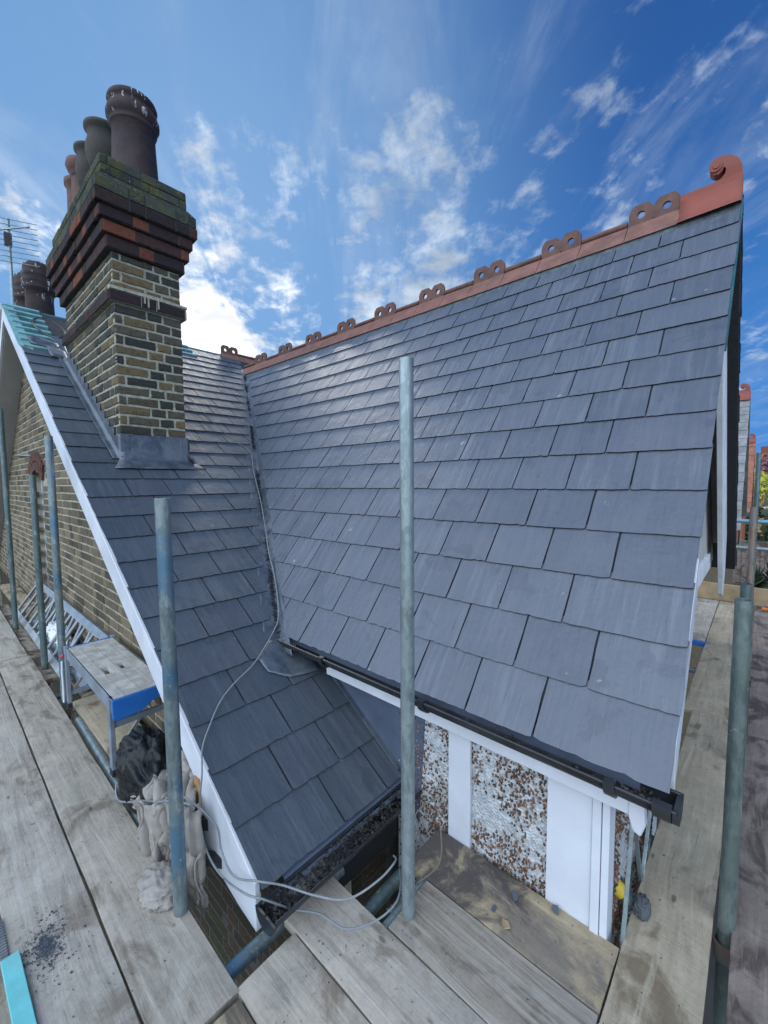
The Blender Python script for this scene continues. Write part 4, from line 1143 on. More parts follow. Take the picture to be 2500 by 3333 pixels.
# coil of thin cable on the battens
mb = MB(); pts = []
for i in range(60):
    a = i / 60 * 2 * math.pi * 1.7
    pts.append(wingp(-5.95 + .24 * math.sin(a), 1.02 + .14 * math.cos(a) + .02 * i / 60, .035 + .01 * math.sin(a * 3)))
pts = [wingp(-6.25, .70, .03), wingp(-6.1, .80, .035)] + pts
mb.path(pts, .0045, 6); tag(mb.build('aerial_cable', M['cable_dark']), 'loose coil of thin black cable on the teal battens left of the chimney', 'cable')

# ------------------------------------------------------------------ neighbouring roofs beyond
def small_house(name, dy, xv, label, wallm, roofm, group, fin=True, zoff=0.0, xdepth=6.0):
    e = empty(name, (xv - xdepth / 2, YR + dy, -6.6), label=label, cat='house', group=group)
    inv = Matrix.Translation(-Vector(e.location))
    def add(mb, nm, mt, **k):
        o = mb.build(nm, mt, e, **k); o.matrix_parent_inverse = inv; return o
    mb = MB(); mb.box(xv - xdepth, xv - .2, YE + dy + .13, 2 * YR - YE + dy - .13, -6.6, ZE - .05 + zoff)
    mb.prism([(xv - .2, YE + dy + .13, ZE - .05 + zoff), (xv - .2, 2 * YR - YE + dy - .13, ZE - .05 + zoff), (xv - .2, YR + dy, ZR - .2 + zoff)], (-xdepth + .2, 0, 0))
    add(mb, 'wall', wallm)
    mb = MB()
    slates(mb, (xv, YE + dy, ZE + zoff), (-1, 0, 0), (0, sy, sz), (0, -sz, sy), 0, 1.6, -0.012, L1, 0.2135, 0.2635, seed=int(dy))
    slab(mb, [(xv - 1.6, YE + dy, ZE + zoff), (xv - 1.6, YR + dy, ZR + zoff), (xv - xdepth, YR + dy, ZR + zoff), (xv - xdepth, YE + dy, ZE + zoff)], n1)
    slab(mb, [(xv, 2 * YR - YE + dy, ZE + zoff), (xv - xdepth, 2 * YR - YE + dy, ZE + zoff), (xv - xdepth, YR + .02 + dy, ZR + zoff), (xv, YR + .02 + dy, ZR + zoff)], n3)
    add(mb, 'slate_roof', [roofm, M['slate_edge']], recalc=False)
    mb = MB(); mb.prism([(xv - .03, YE + dy, ZE - .02 + zoff), (xv - .03, YR + dy, ZR - .02 + zoff), (xv - .03, YR + dy, ZR - .24 + zoff), (xv - .03, YE + dy, ZE - .24 + zoff)], (.022, 0, 0))
    add(mb, 'bargeboard', M['dark'])
    mb = MB(); mb.prism([(xv, YR + dy - .12, ZR - .11 + zoff), (xv, YR + dy, ZR + .06 + zoff), (xv, YR + dy + .12, ZR - .11 + zoff)], (-xdepth, 0, 0)); add(mb, 'ridge', M['terracotta'])
    if fin:
        o = finial.copy(); COL.objects.link(o); o.parent = e; o.matrix_parent_inverse = inv; o.location = (xv + .15, dy, zoff)
        for ch in list(finial.children):
            c = ch.copy(); COL.objects.link(c); c.parent = o; c.location = (0, 0, 0)
    return e
M['slate_far'] = simple('far_slates', (0.23, 0.235, 0.235), 0.7, var=0.3, scale=5, bmp=.002, dirt=(0.4, 0.4, 0.38), dirtamt=0.5)
M['tile_far'] = simple('far_tiles', (0.30, 0.12, 0.075), 0.8, var=0.3, scale=4, bmp=.002)
small_house('neighbour_house', 8.05, -0.235, 'grey slate gabled roof with a red scroll finial just beyond the right hand bargeboard', M['brick_wall'], M['slate_far'], None)
small_house('neighbour_house', 17.5, -0.22, 'red tiled gable edge standing behind the grey neighbouring roof', M['brick_far'], M['tile_far'], None, zoff=-.25)

# ------------------------------------------------------------------ scaffold boards
def board(x0, x1, y0, y1, mt, label, z=ZD, th=.038, tilt=0.0, rz=0.0, bands=False, group='scaffold boards of the walkway'):
    """board lying in the plane of the deck; local X runs along the grain"""
    lx, ly = x1 - x0, y1 - y0
    along = lx >= ly
    L, W = (lx, ly) if along else (ly, lx)
    mb = MB(); N = max(8, int(L / .08)); Wn = 6
    sd = random.random() * 50; V = []
    for i in range(N + 1):
        for j in range(Wn + 1):
            xx = -L / 2 + L * i / N; yy = -W / 2 + W * j / Wn
            ed = (noise.noise(Vector((xx * 3, j * 7.0, sd))) * .0035) if j in (0, Wn) else 0
            cup = (abs(j / Wn - .5) * 2) ** 2 * .0018
            zz = noise.noise(Vector((xx * 1.1, yy * 3, sd))) * .003 - cup
            if j in (0, Wn): zz -= .0025
            V.append((xx + (noise.noise(Vector((yy * 30, sd, 1))) * .002 if i in (0, N) else 0), yy + ed, zz))
    nt_ = len(V); V += [(a, b_, -th) for a, b_, _ in V]
    ff = []
    st_ = Wn + 1
    for i in range(N):
        for j in range(Wn):
            a = i * st_ + j
            ff.append((a, a + st_, a + st_ + 1, a + 1)); ff.append((nt_ + a, nt_ + a + 1, nt_ + a + st_ + 1, nt_ + a + st_))
    for i in range(N):
        for j in (0, Wn):
            a, b_ = i * st_ + j, (i + 1) * st_ + j
            ff.append((a, b_, nt_ + b_, nt_ + a))
    for j in range(Wn):
        for i in (0, N):
            a, b_ = i * st_ + j, i * st_ + j + 1
            ff.append((a, b_, nt_ + b_, nt_ + a))
    mb.add(V, ff)
    o = mb.build('scaffold_board', mt, bevel=.002, label=label, cat='scaffold board', group=group)
    o.location = ((x0 + x1) / 2, (y0 + y1) / 2, z); o.rotation_euler = (tilt, 0, (0 if along else R(90)) + rz)
    if bands:
        mb2 = MB(); mb2.box(-L / 2 - .001, -L / 2 + .028, -W / 2 - .002, W / 2 + .002, -th - .001, .0015)
        mb2.build('end_band', M['galv'], o)
    return o
B = M
board(-4.905, -1.125, .338, .561, M['board_grey'], 'long pale grey board along the left walkway, nearest the drop to the brick gable')
board(-8.60, -4.925, .332, .552, M['board_pale'], 'pale board continuing the left walkway beyond the joint near the ladder')
board(-4.86, -.30, .098, .329, M['board_pale'], 'wide pale grey board with a dark mortar stain, second from the drop', bands=True)
board(-9.2, -4.90, .10, .322, M['board_tan'], 'brownish board at the far left, beyond the metal banded board end')
board(-5.6, -.2, -.135, .083, M['board_brown'], 'brown board at the left picture edge under the turquoise offcut', z=ZD - .012)
board(-12.2, -8.62, .335, .56, M['board_tan'], 'far end board of the left walkway near the far gable corner')
board(-3.62, -1.95, .628, .858, M['board_wet'], 'stained brown board under the hop up platform', z=ZD - .005)
board(-8.8, -3.65, .70, .90, M['board_tan'], 'inside board beneath the leaning ladders', z=ZD - .004)
board(-7.4, -4.25, .565, .66, M['board_brown'], 'narrow worn board between the poles and the ladders', z=ZD - .03)
board(-1.01, -.287, 1.236, 1.468, M['board_grime'], 'tan board with dark grime hard against the pebble dashed wall', bands=False)
board(-.905, -.287, 1.003, 1.231, M['board_bleach'], 'rough brown board with white bleached grain, second from the pebble dashed wall')
board(-1.205, -.287, .778, .997, M['board_pale'], 'smooth pale board with knots in the middle foreground ending below the lower gutter')
board(-1.135, -.287, .556, .772, M['board_grey'], 'pale worn board in the centre foreground, ending over the brick wall gap')
board(-1.105, -.287, .333, .550, M['board_tan'], 'tan board at the bottom edge beside the end of the left walkway')
board(-.283, -.062, .20, 3.405, M['board_wet'], 'long water stained board running away along the house corner')
board(-.335, -.100, 3.42, 6.78, M['board_wet'], 'far board with green brown damp patches beyond the corner board joint', z=ZD - .003)
board(-.575, -.342, 4.98, 6.78, M['board_pale'], 'short pale board beyond the blue edged opening', z=ZD - .002)
board(-.012, .212, .30, 3.28, M['board_dark'], 'dark purplish weathered board right of the corner pole')
board(.000, .222, 3.295, 6.78, M['board_dark'], 'dark board beyond the joint on the far right walkway', z=ZD - .002)
board(-.094, -.006, 3.9, 6.78, M['board_pale'], 'narrow pale board behind the second pole', z=ZD - .004)
board(.218, .445, .30, 4.6, M['board_dark'], 'outer dark board at the right picture edge')
board(.228, .455, 4.62, 6.78, M['board_grey'], 'pale outer board near the far toe board')
# toe board
mb = MB(); mb.box(-1.15, .95, -.019, .019, 0, .215)
o = mb.build('toe_board', M['toe_wood'], bevel=.003, label='sawn timber toe board standing on edge at the far end of the right walkway', cat='toe board'); o.location = (0, 6.82, ZD + .001)
mb = MB(); mb.box(-.018, .018, -.3, .3, -.05, -.01)
# blue edge in the opening
mb = MB(); mb.box(-.57, -.29, 4.93, 4.965, ZD - .05, ZD - .005)
mb.build('steel_bearer', M['blue_plastic'], bevel=.003, label='blue painted steel bearer across the opening beside the roof verge', cat='bearer')

# ------------------------------------------------------------------ scaffold tubes
def pole(x, y, z0, z1, mt, label, r=.02415, lean=(0, 0), group='upright scaffold poles', fittings=()):
    mb = MB(); mb.pipe((0, 0, 0), (lean[0], lean[1], z1 - z0), r)
    o = mb.build('scaffold_pole', mt, label=label, cat='scaffold pole', group=group); o.location = (x, y, z0)
    return o
pole(-6.010, .587, -6.6, .813, M['galv_green'], 'tall upright pole, leftmost, rising past the far gable board')
pole(-4.513, .610, -6.6, .089, M['galv_green'], 'shorter upright pole in front of the arched window')
pole(-3.720, .605, -6.6, .344, M['galv_blue'], 'upright pole between the arched window and the bargeboard, beside the hop up')
pole(-1.501, .538, -6.6, -.047, M['galv_blue'], 'thick looking near pole with blue paint in front of the lower left roof slope')
pole(-.876, 1.080, -6.6, .402, M['galv'], 'tall clean galvanised pole standing in the centre before the big slate slope')
pole(-.030, 1.798, -6.6, -.396, M['galv_rust'], 'nearest right hand pole with a rusty patch, open top at roof corner', lean=(.004, 0))
pole(-.037, 2.90, -6.6, -.551, M['galv_green'], 'second right hand pole just behind the rusty patched one')
pole(-.040, 4.75, -6.6, -.235, M['rusty'], 'brown rusty pole, third along the right walkway')
pole(-.036, 6.60, -6.6, .315, M['galv_green'], 'slim far pole rising highest at the right edge, behind the rusty one')
def hz(p0, p1, mt, label, r=.02415, name='scaffold_tube', group='horizontal scaffold tubes'):
    c = (Vector(p0) + Vector(p1)) / 2
    mb = MB(); mb.pipe(Vector(p0) - c, Vector(p1) - c, r)
    o = mb.build(name, mt, label=label, cat='scaffold tube', group=group); o.location = c; return o
zt = ZD - .038 - .027
hz((-1.24, -.4, zt), (-1.24, 1.08, zt), M['galv_blue'], 'tube passing below the lower gutter end towards the foreground boards')
hz((-1.035, .70, zt), (-1.035, 1.24, zt), M['galv_green'], 'short tube under the foreground board pointing at the dark gap by the centre pole')
hz((-.925, .90, ZD - .03), (-.925, 1.30, ZD - .03), M['galv'], 'thin tube beside the foot of the centre pole', r=.017)
hz((-3.36, .612, ZD - .04), (-1.62, .590, ZD - .04), M['galv'], 'bright tube with a cut end lying in the slot beside the hop up')
for i, (x_, la) in enumerate(((-3.95, 'bearer tube crossing the slot left of the hop up'), (-4.75, 'bearer tube crossing the slot below the ladders'), (-5.4, 'bearer tube crossing the slot behind the leftmost pole pair'))):
    hz((x_, -.5, zt - .01), (x_, .92, zt - .01), M['galv_green'], la)
hz((-.9, 6.95, -.525), (1.0, 6.95, -.520), M['tube_blue'], 'pale blue guard rail tube, the upper of two at the far end')
hz((-.9, 6.95, -.865), (1.0, 6.95, -.860), M['galv'], 'grey guard rail tube, the lower of two at the far end')
hz((-.55, 4.45, ZD - .12), (.3, 4.45, ZD - .12), M['galv'], 'tube across the opening below the blue bearer')
hz((-.6, .93, zt), (.6, .93, zt), M['galv_green'], 'tube crossing the slot in the right foreground below the boards')
hz((-.30, 2.1, zt), (.5, 2.1, zt), M['galv_green'], 'tube below the boards by the rusty patched pole')
# tube with yellow tape
e = hz((-.345, 1.64, -1.50), (-.225, 1.67, -1.585), M['galv_green'], 'short stub of tube with yellow tape poking out beside the white corner post')
mb = MB(); d = (Vector((-.225, 1.67, -1.585)) - Vector((-.345, 1.64, -1.50))); mb.tube(d * -.51, d * -.28, .026, 20); mb.build('yellow_tape', M['yellow'], e)
# gap filling joist pieces below the rusty bit
mb = MB(); mb.box(-.11, .03, .62, .80, ZD - .10, ZD - .045); mb.build('timber_packer', M['raw_wood'], bevel=.003, label='orange brown timber packer in the slot at the bottom right', cat='timber')

# couplers on the poles just below deck level
def coupler(x, y, z, label):
    e = empty('scaffold_coupler', (x, y, z), label=label, cat='coupler', group='scaffold couplers')
    mb = MB(); mb.pipe((0, 0, -.03), (0, 0, .03), .033, .008); mb.box(.026, .060, -.022, .022, -.026, .026); mb.build('clamp', M['rusty'], e)
    mb = MB(); mb.tube((.05, -.035, .0), (.05, .045, .0), .006, 8); mb.tube((.05, .030, 0), (.05, .042, 0), .012, 6); mb.build('bolt', M['galv'], e)
coupler(-.030, 1.798, ZD - .10, 'rusty coupler on the pole with the rusty patch, below the deck slot')
coupler(-.876, 1.080, ZD - .09, 'rusty coupler at the foot of the centre pole')
coupler(-3.720, .605, ZD - .10, 'rusty coupler on the pole beside the hop up')

# ------------------------------------------------------------------ hop up platform
hop = empty('hop_up_platform', (-2.97, .735, ZD), label='aluminium hop up work platform with blue end cap standing by the brick gable', cat='work platform')
hz0 = .425
def hpart(mb, nm, mt, par=None, **k): return mb.build(nm, mt, par or hop, **k)
mb = MB()   # deck with two hand holes, ribbed
xa0, xa1, ya0, ya1 = -.535, .50, -.137, .137
holes = [(-.075, .055), (-.002, -.0)] 
def rect(x0_, x1_, y0_, y1_): mb.box(x0_, x1_, y0_, y1_, hz0 - .022, hz0)
h1 = (.02, .13, -.075, -.040); h2 = (.00, .11, .012, .047)
rect(xa0, -.02, ya0, ya1); rect(.15, xa1, ya0, ya1)
rect(-.02, .15, ya0, -.075); rect(-.02, .15, -.040, .012); rect(-.02, .15, .047, ya1)
rect(-.02, .02, -.075, -.040); rect(.13, .15, -.075, -.040); rect(-.02, .0, .012, .047); rect(.11, .15, .012, .047)
for i in range(34):
    y = ya0 + .008 + i * (ya1 - ya0 - .016) / 33
    if (h1[2] - .004 < y < h1[3] + .004) or (h2[2] - .004 < y < h2[3] + .004):
        lo_, hi_ = (h1[0], h1[1]) if y < 0 else (h2[0], h2[1])
        mb.box(xa0 + .004, lo_ - .006, y - .0013, y + .0013, hz0, hz0 + .0018); mb.box(hi_ + .006, xa1 - .004, y - .0013, y + .0013, hz0, hz0 + .0018)
    else: mb.box(xa0 + .004, xa1 - .004, y - .0013, y + .0013, hz0, hz0 + .0018)
for y in (-.085, -.005, .075): mb.box(xa0 + .004, xa1 - .004, y - .005, y + .005, hz0 + .0004, hz0 + .0028)
hpart(mb, 'deck', M['alu_deck'])
for s_i in (-1, 1):
    mb = MB(); mb.box(xa0, xa1, s_i * .137 - .006, s_i * .137 + .006, hz0 - .075, hz0 - .0); hpart(mb, 'side_rail', M['alu_blue'], bevel=.002)
mb = MB(); mb.prism([(.501, -.145, hz0 + .003), (.501, .145, hz0 + .003), (.501, .145, hz0 - .055), (.501, .06, hz0 - .062), (.501, .0, hz0 - .10), (.501, -.125, hz0 - .115), (.501, -.145, hz0 - .10)], (.020, 0, 0)); hpart(mb, 'end_cap', M['blue_plastic'], bevel=.004)
mb = MB(); mb.prism([(-.536, -.145, hz0 + .003), (-.536, .145, hz0 + .003), (-.536, .145, hz0 - .03), (-.536, -.145, hz0 - .03)], (-.018, 0, 0)); hpart(mb, 'end_cap', M['blue_plastic'], bevel=.003)
for lx_ in (-.555, .46):
    for ly_ in (-.14, .14):
        mb = MB(); mb.bar((lx_, ly_, 0.0), (lx_ + .0, ly_, hz0 + .0 - (.0 if lx_ > 0 else -.01)), .022, .045, side=(1, 0, 0)); leg = hpart(mb, 'leg', M['alu_blue'], bevel=.002)
        mb = MB(); mb.bar((lx_, ly_, -.002), (lx_, ly_, .035), .028, .052, side=(1, 0, 0)); mb.build('foot', M['dark'], leg, bevel=.003)
    for zz in (.10, .27):
        mb = MB(); mb.bar((lx_, -.14, zz), (lx_, .14, zz), .020, .032); hpart(mb, 'cross_bar', M['alu_blue'], bevel=.002)
for sgn, lx_ in ((1, -.555), (-1, .46)):
    mb = MB(); mb.bar((lx_, .0, .27), (lx_ + sgn * .12, .0, hz0 - .03), .016, .02); mb.bar((lx_, -.11, .12), (lx_ , .0, .26), .012, .016); hpart(mb, 'brace', M['alu'])
mb = MB(); mb.tube((-.585, -.165, .36), (-.572, -.150, .37), .013, 12); hpart(mb, 'knob', M['red_plastic'])
mb = MB(); mb.path([(-.575, -.165, .33), (-.572, -.168, .25), (-.574, -.166, .15), (-.570, -.168, .04)], .006, 8); hpart(mb, 'tie_rope', M['white_old'])

# ------------------------------------------------------------------ ladders lying on edge against the wall
def ladder(loc, L, label, h=.34, lean=.22, nr=9, mt='alu'):
    e = empty('ladder', loc, label=label, cat='ladder', group='ladders lying against the gable wall')
    a, b_ = Vector((0, 0, .03)), Vector((0, lean, h))
    for p in (a, b_):
        mb = MB(); mb.bar(p, p + Vector((L, 0, 0)), .026, .062, side=(0, lean, h)); mb.build('stile', M[mt], e, bevel=.003)
    for i in range(nr):
        x = .14 + i * (L - .28) / (nr - 1)
        mb = MB(); mb.tube(a + Vector((x, 0, 0)), b_ + Vector((x, 0, 0)), .015, 10); mb.build('rung', M[mt], e)
    return e
ladder((-6.75, .665, ZD), 2.85, 'aluminium ladder lying on its edge against the brick gable, nearest the poles', nr=11)
ladder((-6.0, .735, ZD), 2.30, 'second aluminium ladder section tucked behind the first by the brick gable', h=.35, lean=.15, nr=8, mt='alu_blue')

# white sack behind the ladders
def crumple(name, mt, center, size, seed, amp=.25, freq=6.0, sub=5, squash=None, **kw):
    bm = bmesh.new(); bmesh.ops.create_icosphere(bm, subdivisions=sub, radius=1.0)
    sx, sy_, sz_ = size
    for v in bm.verts:
        p = v.co.copy()
        q = p * 1.0 + Vector((seed, seed * 2.3, seed * .7))
        wq = q + noise.noise_vector(q * 1.4) * .6
        r1 = 1.0 - abs(noise.noise(wq * freq * .35)) * 2.0
        r2 = 1.0 - abs(noise.noise(wq * freq * .8 + Vector((9, 1, 4)))) * 2.0
        r3 = noise.noise(wq * freq * 2.2)
        d_ = 1.0 + amp * (r1 * .6 + r2 * .32 + r3 * .12 - .2)
        p = p * d_
        if squash: p.z = max(p.z, squash)
        v.co = Vector((p.x * sx, p.y * sy_, p.z * sz_))
    me = bpy.data.meshes.new(name); bm.to_mesh(me); bm.free(); me.materials.append(mt)
    for f in me.polygons: f.use_smooth = True
    o = bpy.data.objects.new(name, me); COL.objects.link(o); o.location = center
    return tag(o, **kw)
crumple('sack', M['white_old'], (-5.0, .80, ZD + .09), (.28, .07, .10), 3.1, amp=.5, label='crumpled white plastic sack behind the ladder rungs', cat='sack')

# ------------------------------------------------------------------ dust sheets and black bag
def drape(name, mt, quad, sag, seed, fold=.035, n=90, thick=.004, fdir=(1.5, 2.6), **kw):
    """cloth thrown over: a bent grid between rows of points with deep folds"""
    rows = len(quad); V = []
    for i in range(n):
        ti = i / (n - 1) * (rows - 1); a = min(int(ti), rows - 2); fa = ti - a
        fa2 = fa * fa * (3 - 2 * fa)
        for j in range(n):
            tj = j / (n - 1) * (len(quad[0]) - 1); b_ = min(int(tj), len(quad[0]) - 2); fb = tj - b_
            fb2 = fb * fb * (3 - 2 * fb)
            p = (Vector(quad[a][b_]) * (1 - fa2) * (1 - fb2) + Vector(quad[a + 1][b_]) * fa2 * (1 - fb2) + Vector(quad[a][b_ + 1]) * (1 - fa2) * fb2 + Vector(quad[a + 1][b_ + 1]) * fa2 * fb2)
            u_, v_ = i / n, j / n
            q = Vector((u_ * fdir[0] + seed, v_ * fdir[1] * 2 + seed * .3, seed))
            wq = q + noise.noise_vector(q * .9) * 1.3
            f1 = (1 - abs(noise.noise(wq)) * 2.4); f2 = (1 - abs(noise.noise(wq * 2.3 + Vector((3, 3, 3)))) * 2.2); f3 = noise.noise(wq * 6)
            hgt_ = fold * (f1 * .8 + f2 * .34 + f3 * .05)
            sd = noise.noise_vector(wq * 1.7) * fold * .8
            p = p + Vector((.25, -.62, .74)) * hgt_ + sd
            V.append(p)
    mb = MB(); mb.add(V, [(i * n + j, i * n + j + 1, (i + 1) * n + j + 1, (i + 1) * n + j) for i in range(n - 1) for j in range(n - 1)], smooth=True)
    c = sum((Vector(p) for r_ in quad for p in r_), Vector()) / (rows * len(quad[0]))
    mb.v = [tuple(Vector(v) - c) for v in mb.v]
    o = mb.build(name, mt, **kw); o.location = c
    s = o.modifiers.new('thick', 'SOLIDIFY'); s.thickness = thick
    return o
drape('dust_sheet', M['sheet'], [[(-2.16, .62, -1.50), (-2.02, .70, -1.32), (-1.92, .84, -1.24)], [(-2.02, .58, -1.49), (-1.90, .64, -1.31), (-1.80, .78, -1.27)],
                                 [(-1.92, .56, -1.53), (-1.80, .61, -1.37), (-1.66, .68, -1.36)]], 0, 1.7, .055,
      label='crumpled beige dust sheet heaped by the bargeboard, spilling from the black bag', cat='dust sheet')
drape('dust_sheet', M['sheet'], [[(-1.92, .545, -1.40), (-1.78, .60, -1.33), (-1.60, .66, -1.30)], [(-1.88, .55, -1.56), (-1.74, .60, -1.50), (-1.58, .66, -1.47)],
                                 [(-1.83, .56, -1.74), (-1.70, .60, -1.70), (-1.55, .66, -1.66)]], 0, 5.2, .045,
      label='beige dust sheet hanging in folds down the slot behind the near blue stained pole', cat='dust sheet')
crumple('dust_sheet', M['sheet'], (-1.635, .515, ZD + .025), (.090, .060, .040), 8.3, amp=.42, freq=4.2, label='bunched end of beige cloth resting on the board at the foot of the near pole', cat='dust sheet')
crumple('refuse_sack', M['bag'], (-2.15, .675, -1.42), (.26, .10, .15), 12.9, amp=.60, freq=4.4, label='torn black polythene bag with cloth spilling out beside the hop up leg', cat='sack')
mb = MB(); mb.bar((-1.80, .62, -1.42), (-1.60, .74, -1.40), .03, .05); mb.bar((-1.74, .60, -1.52), (-1.52, .72, -1.50), .03, .045)
mb.build('timber_packer', M['dark'], bevel=.003, label='dark timber battens poking through the hanging dust sheet', cat='timber')

# ------------------------------------------------------------------ cables
def smooth_path(pts, n=8):
    P_ = [Vector(p) for p in pts]; outp = []
    for i in range(len(P_) - 1):
        p0, p1, p2, p3 = P_[max(i - 1, 0)], P_[i], P_[i + 1], P_[min(i + 2, len(P_) - 1)]
        for k_ in range(n):
            t = k_ / n
            outp.append(.5 * ((2 * p1) + (-p0 + p2) * t + (2 * p0 - 5 * p1 + 4 * p2 - p3) * t * t + (-p0 + 3 * p1 - 3 * p2 + p3) * t ** 3))
    outp.append(P_[-1]); return outp
main_c = [(-4.839, 2.011, 1.008), (-4.597, 2.047, 0.846), (-4.256, 2.081, 0.618), (-3.996, 2.142, 0.445), (-3.799, 2.203, 0.313), (-3.50, 2.06, 0.12), (-3.252, 1.95, -0.04), (-3.03, 1.85, -0.19), (-2.774, 1.72, -0.36),
          (-2.579, 1.62, -0.49), (-2.405, 1.545, -0.605), (-2.23, 1.455, -0.72), (-2.1, 1.37, -0.805), (-2.049, 1.304, -0.85), (-1.984, 1.206, -0.895), (-1.918, 1.091, -0.94), (-1.868, 0.961, -0.973), (-1.817, 0.864, -1.007),
          (-1.744, 0.777, -1.056), (-1.681, 0.715, -1.10), (-1.600, 0.675, -1.149), (-1.61, 0.668, -1.25), (-1.616, 0.668, -1.358), (-1.572, 0.668, -1.448), (-1.459, 0.668, -1.476), (-1.275, 0.665, -1.421)]
loop2 = [(-1.20, .70, -1.42), (-1.16, .78, -1.49), (-1.08, .84, -1.50), (-.98, .87, -1.505), (-.92, .95, -1.50), (-.90, 1.03, -1.49), (-.93, 1.10, -1.50), (-1.02, 1.20, -1.56)]
mb = MB(); mb.path(smooth_path(main_c + loop2), .0036, 8)
mb.build('cable', M['cable'], label='pale grey cable running down the valley, over the lower slates and hanging past the bargeboard', cat='cable')
l1 = [(-1.72, .60, -1.24), (-1.60, .60, -1.20), (-1.50, .63, -1.22), (-1.46, .665, -1.29), (-1.44, .668, -1.37), (-1.36, .672, -1.42), (-1.24, .70, -1.38), (-1.18, .76, -1.40), (-1.09, .83, -1.43), (-.99, .89, -1.42), (-.93, .98, -1.38), (-.92, 1.06, -1.36), (-.98, 1.12, -1.42)]
mb = MB(); mb.path(smooth_path(l1), .0036, 8)
mb.build('cable', M['cable'], label='upper pale cable looping from the dust sheets to the centre pole over the gutter end', cat='cable')
l2 = [(-2.28, .61, -1.50), (-2.34, .565, -1.50), (-2.26, .545, -1.53), (-2.10, .55, -1.46), (-1.95, .56, -1.38), (-1.80, .57, -1.31), (-1.66, .575, -1.235), (-1.52, .60, -1.19)]
mb = MB(); mb.path(smooth_path(l2), .0045, 8)
mb.build('cable', M['cable'], label='pale cable snaking from the black bag across the dust sheet', cat='cable')
mb = MB(); mb.path(smooth_path([(-.93, 1.20, -1.56), (-.88, 1.28, -1.50), (-.93, 1.36, -1.44), (-1.0, 1.42, -1.40), (-1.06, 1.46, -1.40)]), .003, 6)
mb.path(smooth_path([(-.98, 1.20, -1.50), (-1.02, 1.30, -1.40), (-1.00, 1.38, -1.37), (-.95, 1.44, -1.34)]), .0025, 6)
mb.build('twine', simple('old_twine', (0.16, 0.14, 0.11), 0.9), label='frayed twine tied behind the centre pole near the pebble dash', cat='twine')

# ------------------------------------------------------------------ small things on the deck
mb = MB(); mb.box(-.34, .34, -.0235, .0235, -.006, .006)
o = mb.build('timber_offcut', M['teal_paint'], bevel=.002, label='turquoise painted offcut of batten lying at the bottom left', cat='timber'); o.location = (-1.42, .105, ZD + .010); o.rotation_euler = (0, 0, R(1.0))
mb = MB(); mb.box(-1.95, -1.52, .080, .096, ZD - .03, ZD + .002)
for i in range(34): mb.box(-1.95 + i * .0125, -1.9455 + i * .0125, .078, .098, ZD + .002, ZD + .006)
mb.build('threaded_strip', M['alu'], label='ribbed metal strip in the gap by the turquoise offcut', cat='metal strip')
def flake(x, y, z, s_, seed, label, mt='slate_main', grp='broken slate flakes on the boards'):
    rr = random.Random(seed); mb = MB(); n_ = rr.randint(5, 7)
    pts = [(s_ * rr.uniform(.55, 1.1) * math.cos(2 * math.pi * i / n_), .6 * s_ * rr.uniform(.55, 1.1) * math.sin(2 * math.pi * i / n_), 0) for i in range(n_)]
    mb.prism(pts, (0, 0, .005))
    o = mb.build('slate_flake', M[mt], bevel=.0008, label=label, cat='slate flake', group=grp); o.location = (x, y, z); o.rotation_euler = (rr.uniform(-.15, .15), rr.uniform(-.1, .1), rr.uniform(0, 3))
flake(-.62, 1.394, ZD + .003, .026, 1, 'dark slate flake on the tan board against the pebble dashed wall, the left one')
flake(-.488, 1.445, ZD + .004, .026, 2, 'dark slate flake on the tan board touching the white corner board')
flake(-.655, 1.30, ZD + .003, .018, 3, 'small slate flake on the tan board next to a pale chip')
flake(-.60, 1.275, ZD + .003, .030, 4, 'pale tan chip of wood on the board by the pebble dashed wall', 'toe_wood')
crumple('grey_rag', simple('grey_cloth', (0.085, 0.095, 0.105), 0.9, scale=20), (-.255, 1.640, ZD + .026), (.024, .034, .032), 21.0, amp=.45, freq=3.0, label='folded grey rag at the edge of the corner board beside the taped tube', cat='rag')
# mortar spill stain on the wide pale board: many small chips
mb = MB(); rr = random.Random(14)
for i in range(1500):
    r_ = abs(rr.gauss(0, .05)); a = rr.uniform(0, 6.28); x, y = -1.72 + r_ * math.cos(a) * 1.5, .185 + r_ * math.sin(a) * .8
    s_ = rr.uniform(.0008, .0024) if rr.random() < .85 else rr.uniform(.0025, .0055)
    if not .11 < y < .32: continue
    mb.bar((x, y, ZD + .002), (x + s_ * rr.uniform(-1, 1), y + s_ * rr.uniform(-1, 1) + .001, ZD + .003), s_, s_ * .6)
mb.build('slate_chippings', M['slate_wing'], label='spill of slate chippings and dust on the wide pale board', cat='chippings', kind='stuff')
mb = MB(); rr = random.Random(15)
for i in range(520):
    if rr.random() < .4: x, y = rr.uniform(-4.5, -.35), rr.uniform(.10, .55)
    elif rr.random() < .6: x, y = rr.uniform(-1.1, -.29), rr.uniform(.56, 1.46)
    else: x, y = rr.uniform(-.28, -.07), rr.uniform(.9, 6)
    s_ = rr.uniform(.001, .0042)
    mb.bar((x, y, ZD + .002), (x + s_ * rr.uniform(-1, 1), y + s_ * rr.uniform(-1, 1) + .0005, ZD + .003), s_, s_ * .5)
mb.build('deck_grit', M['debris'], label='grit and crumbs scattered over the boards', cat='grit', kind='stuff')

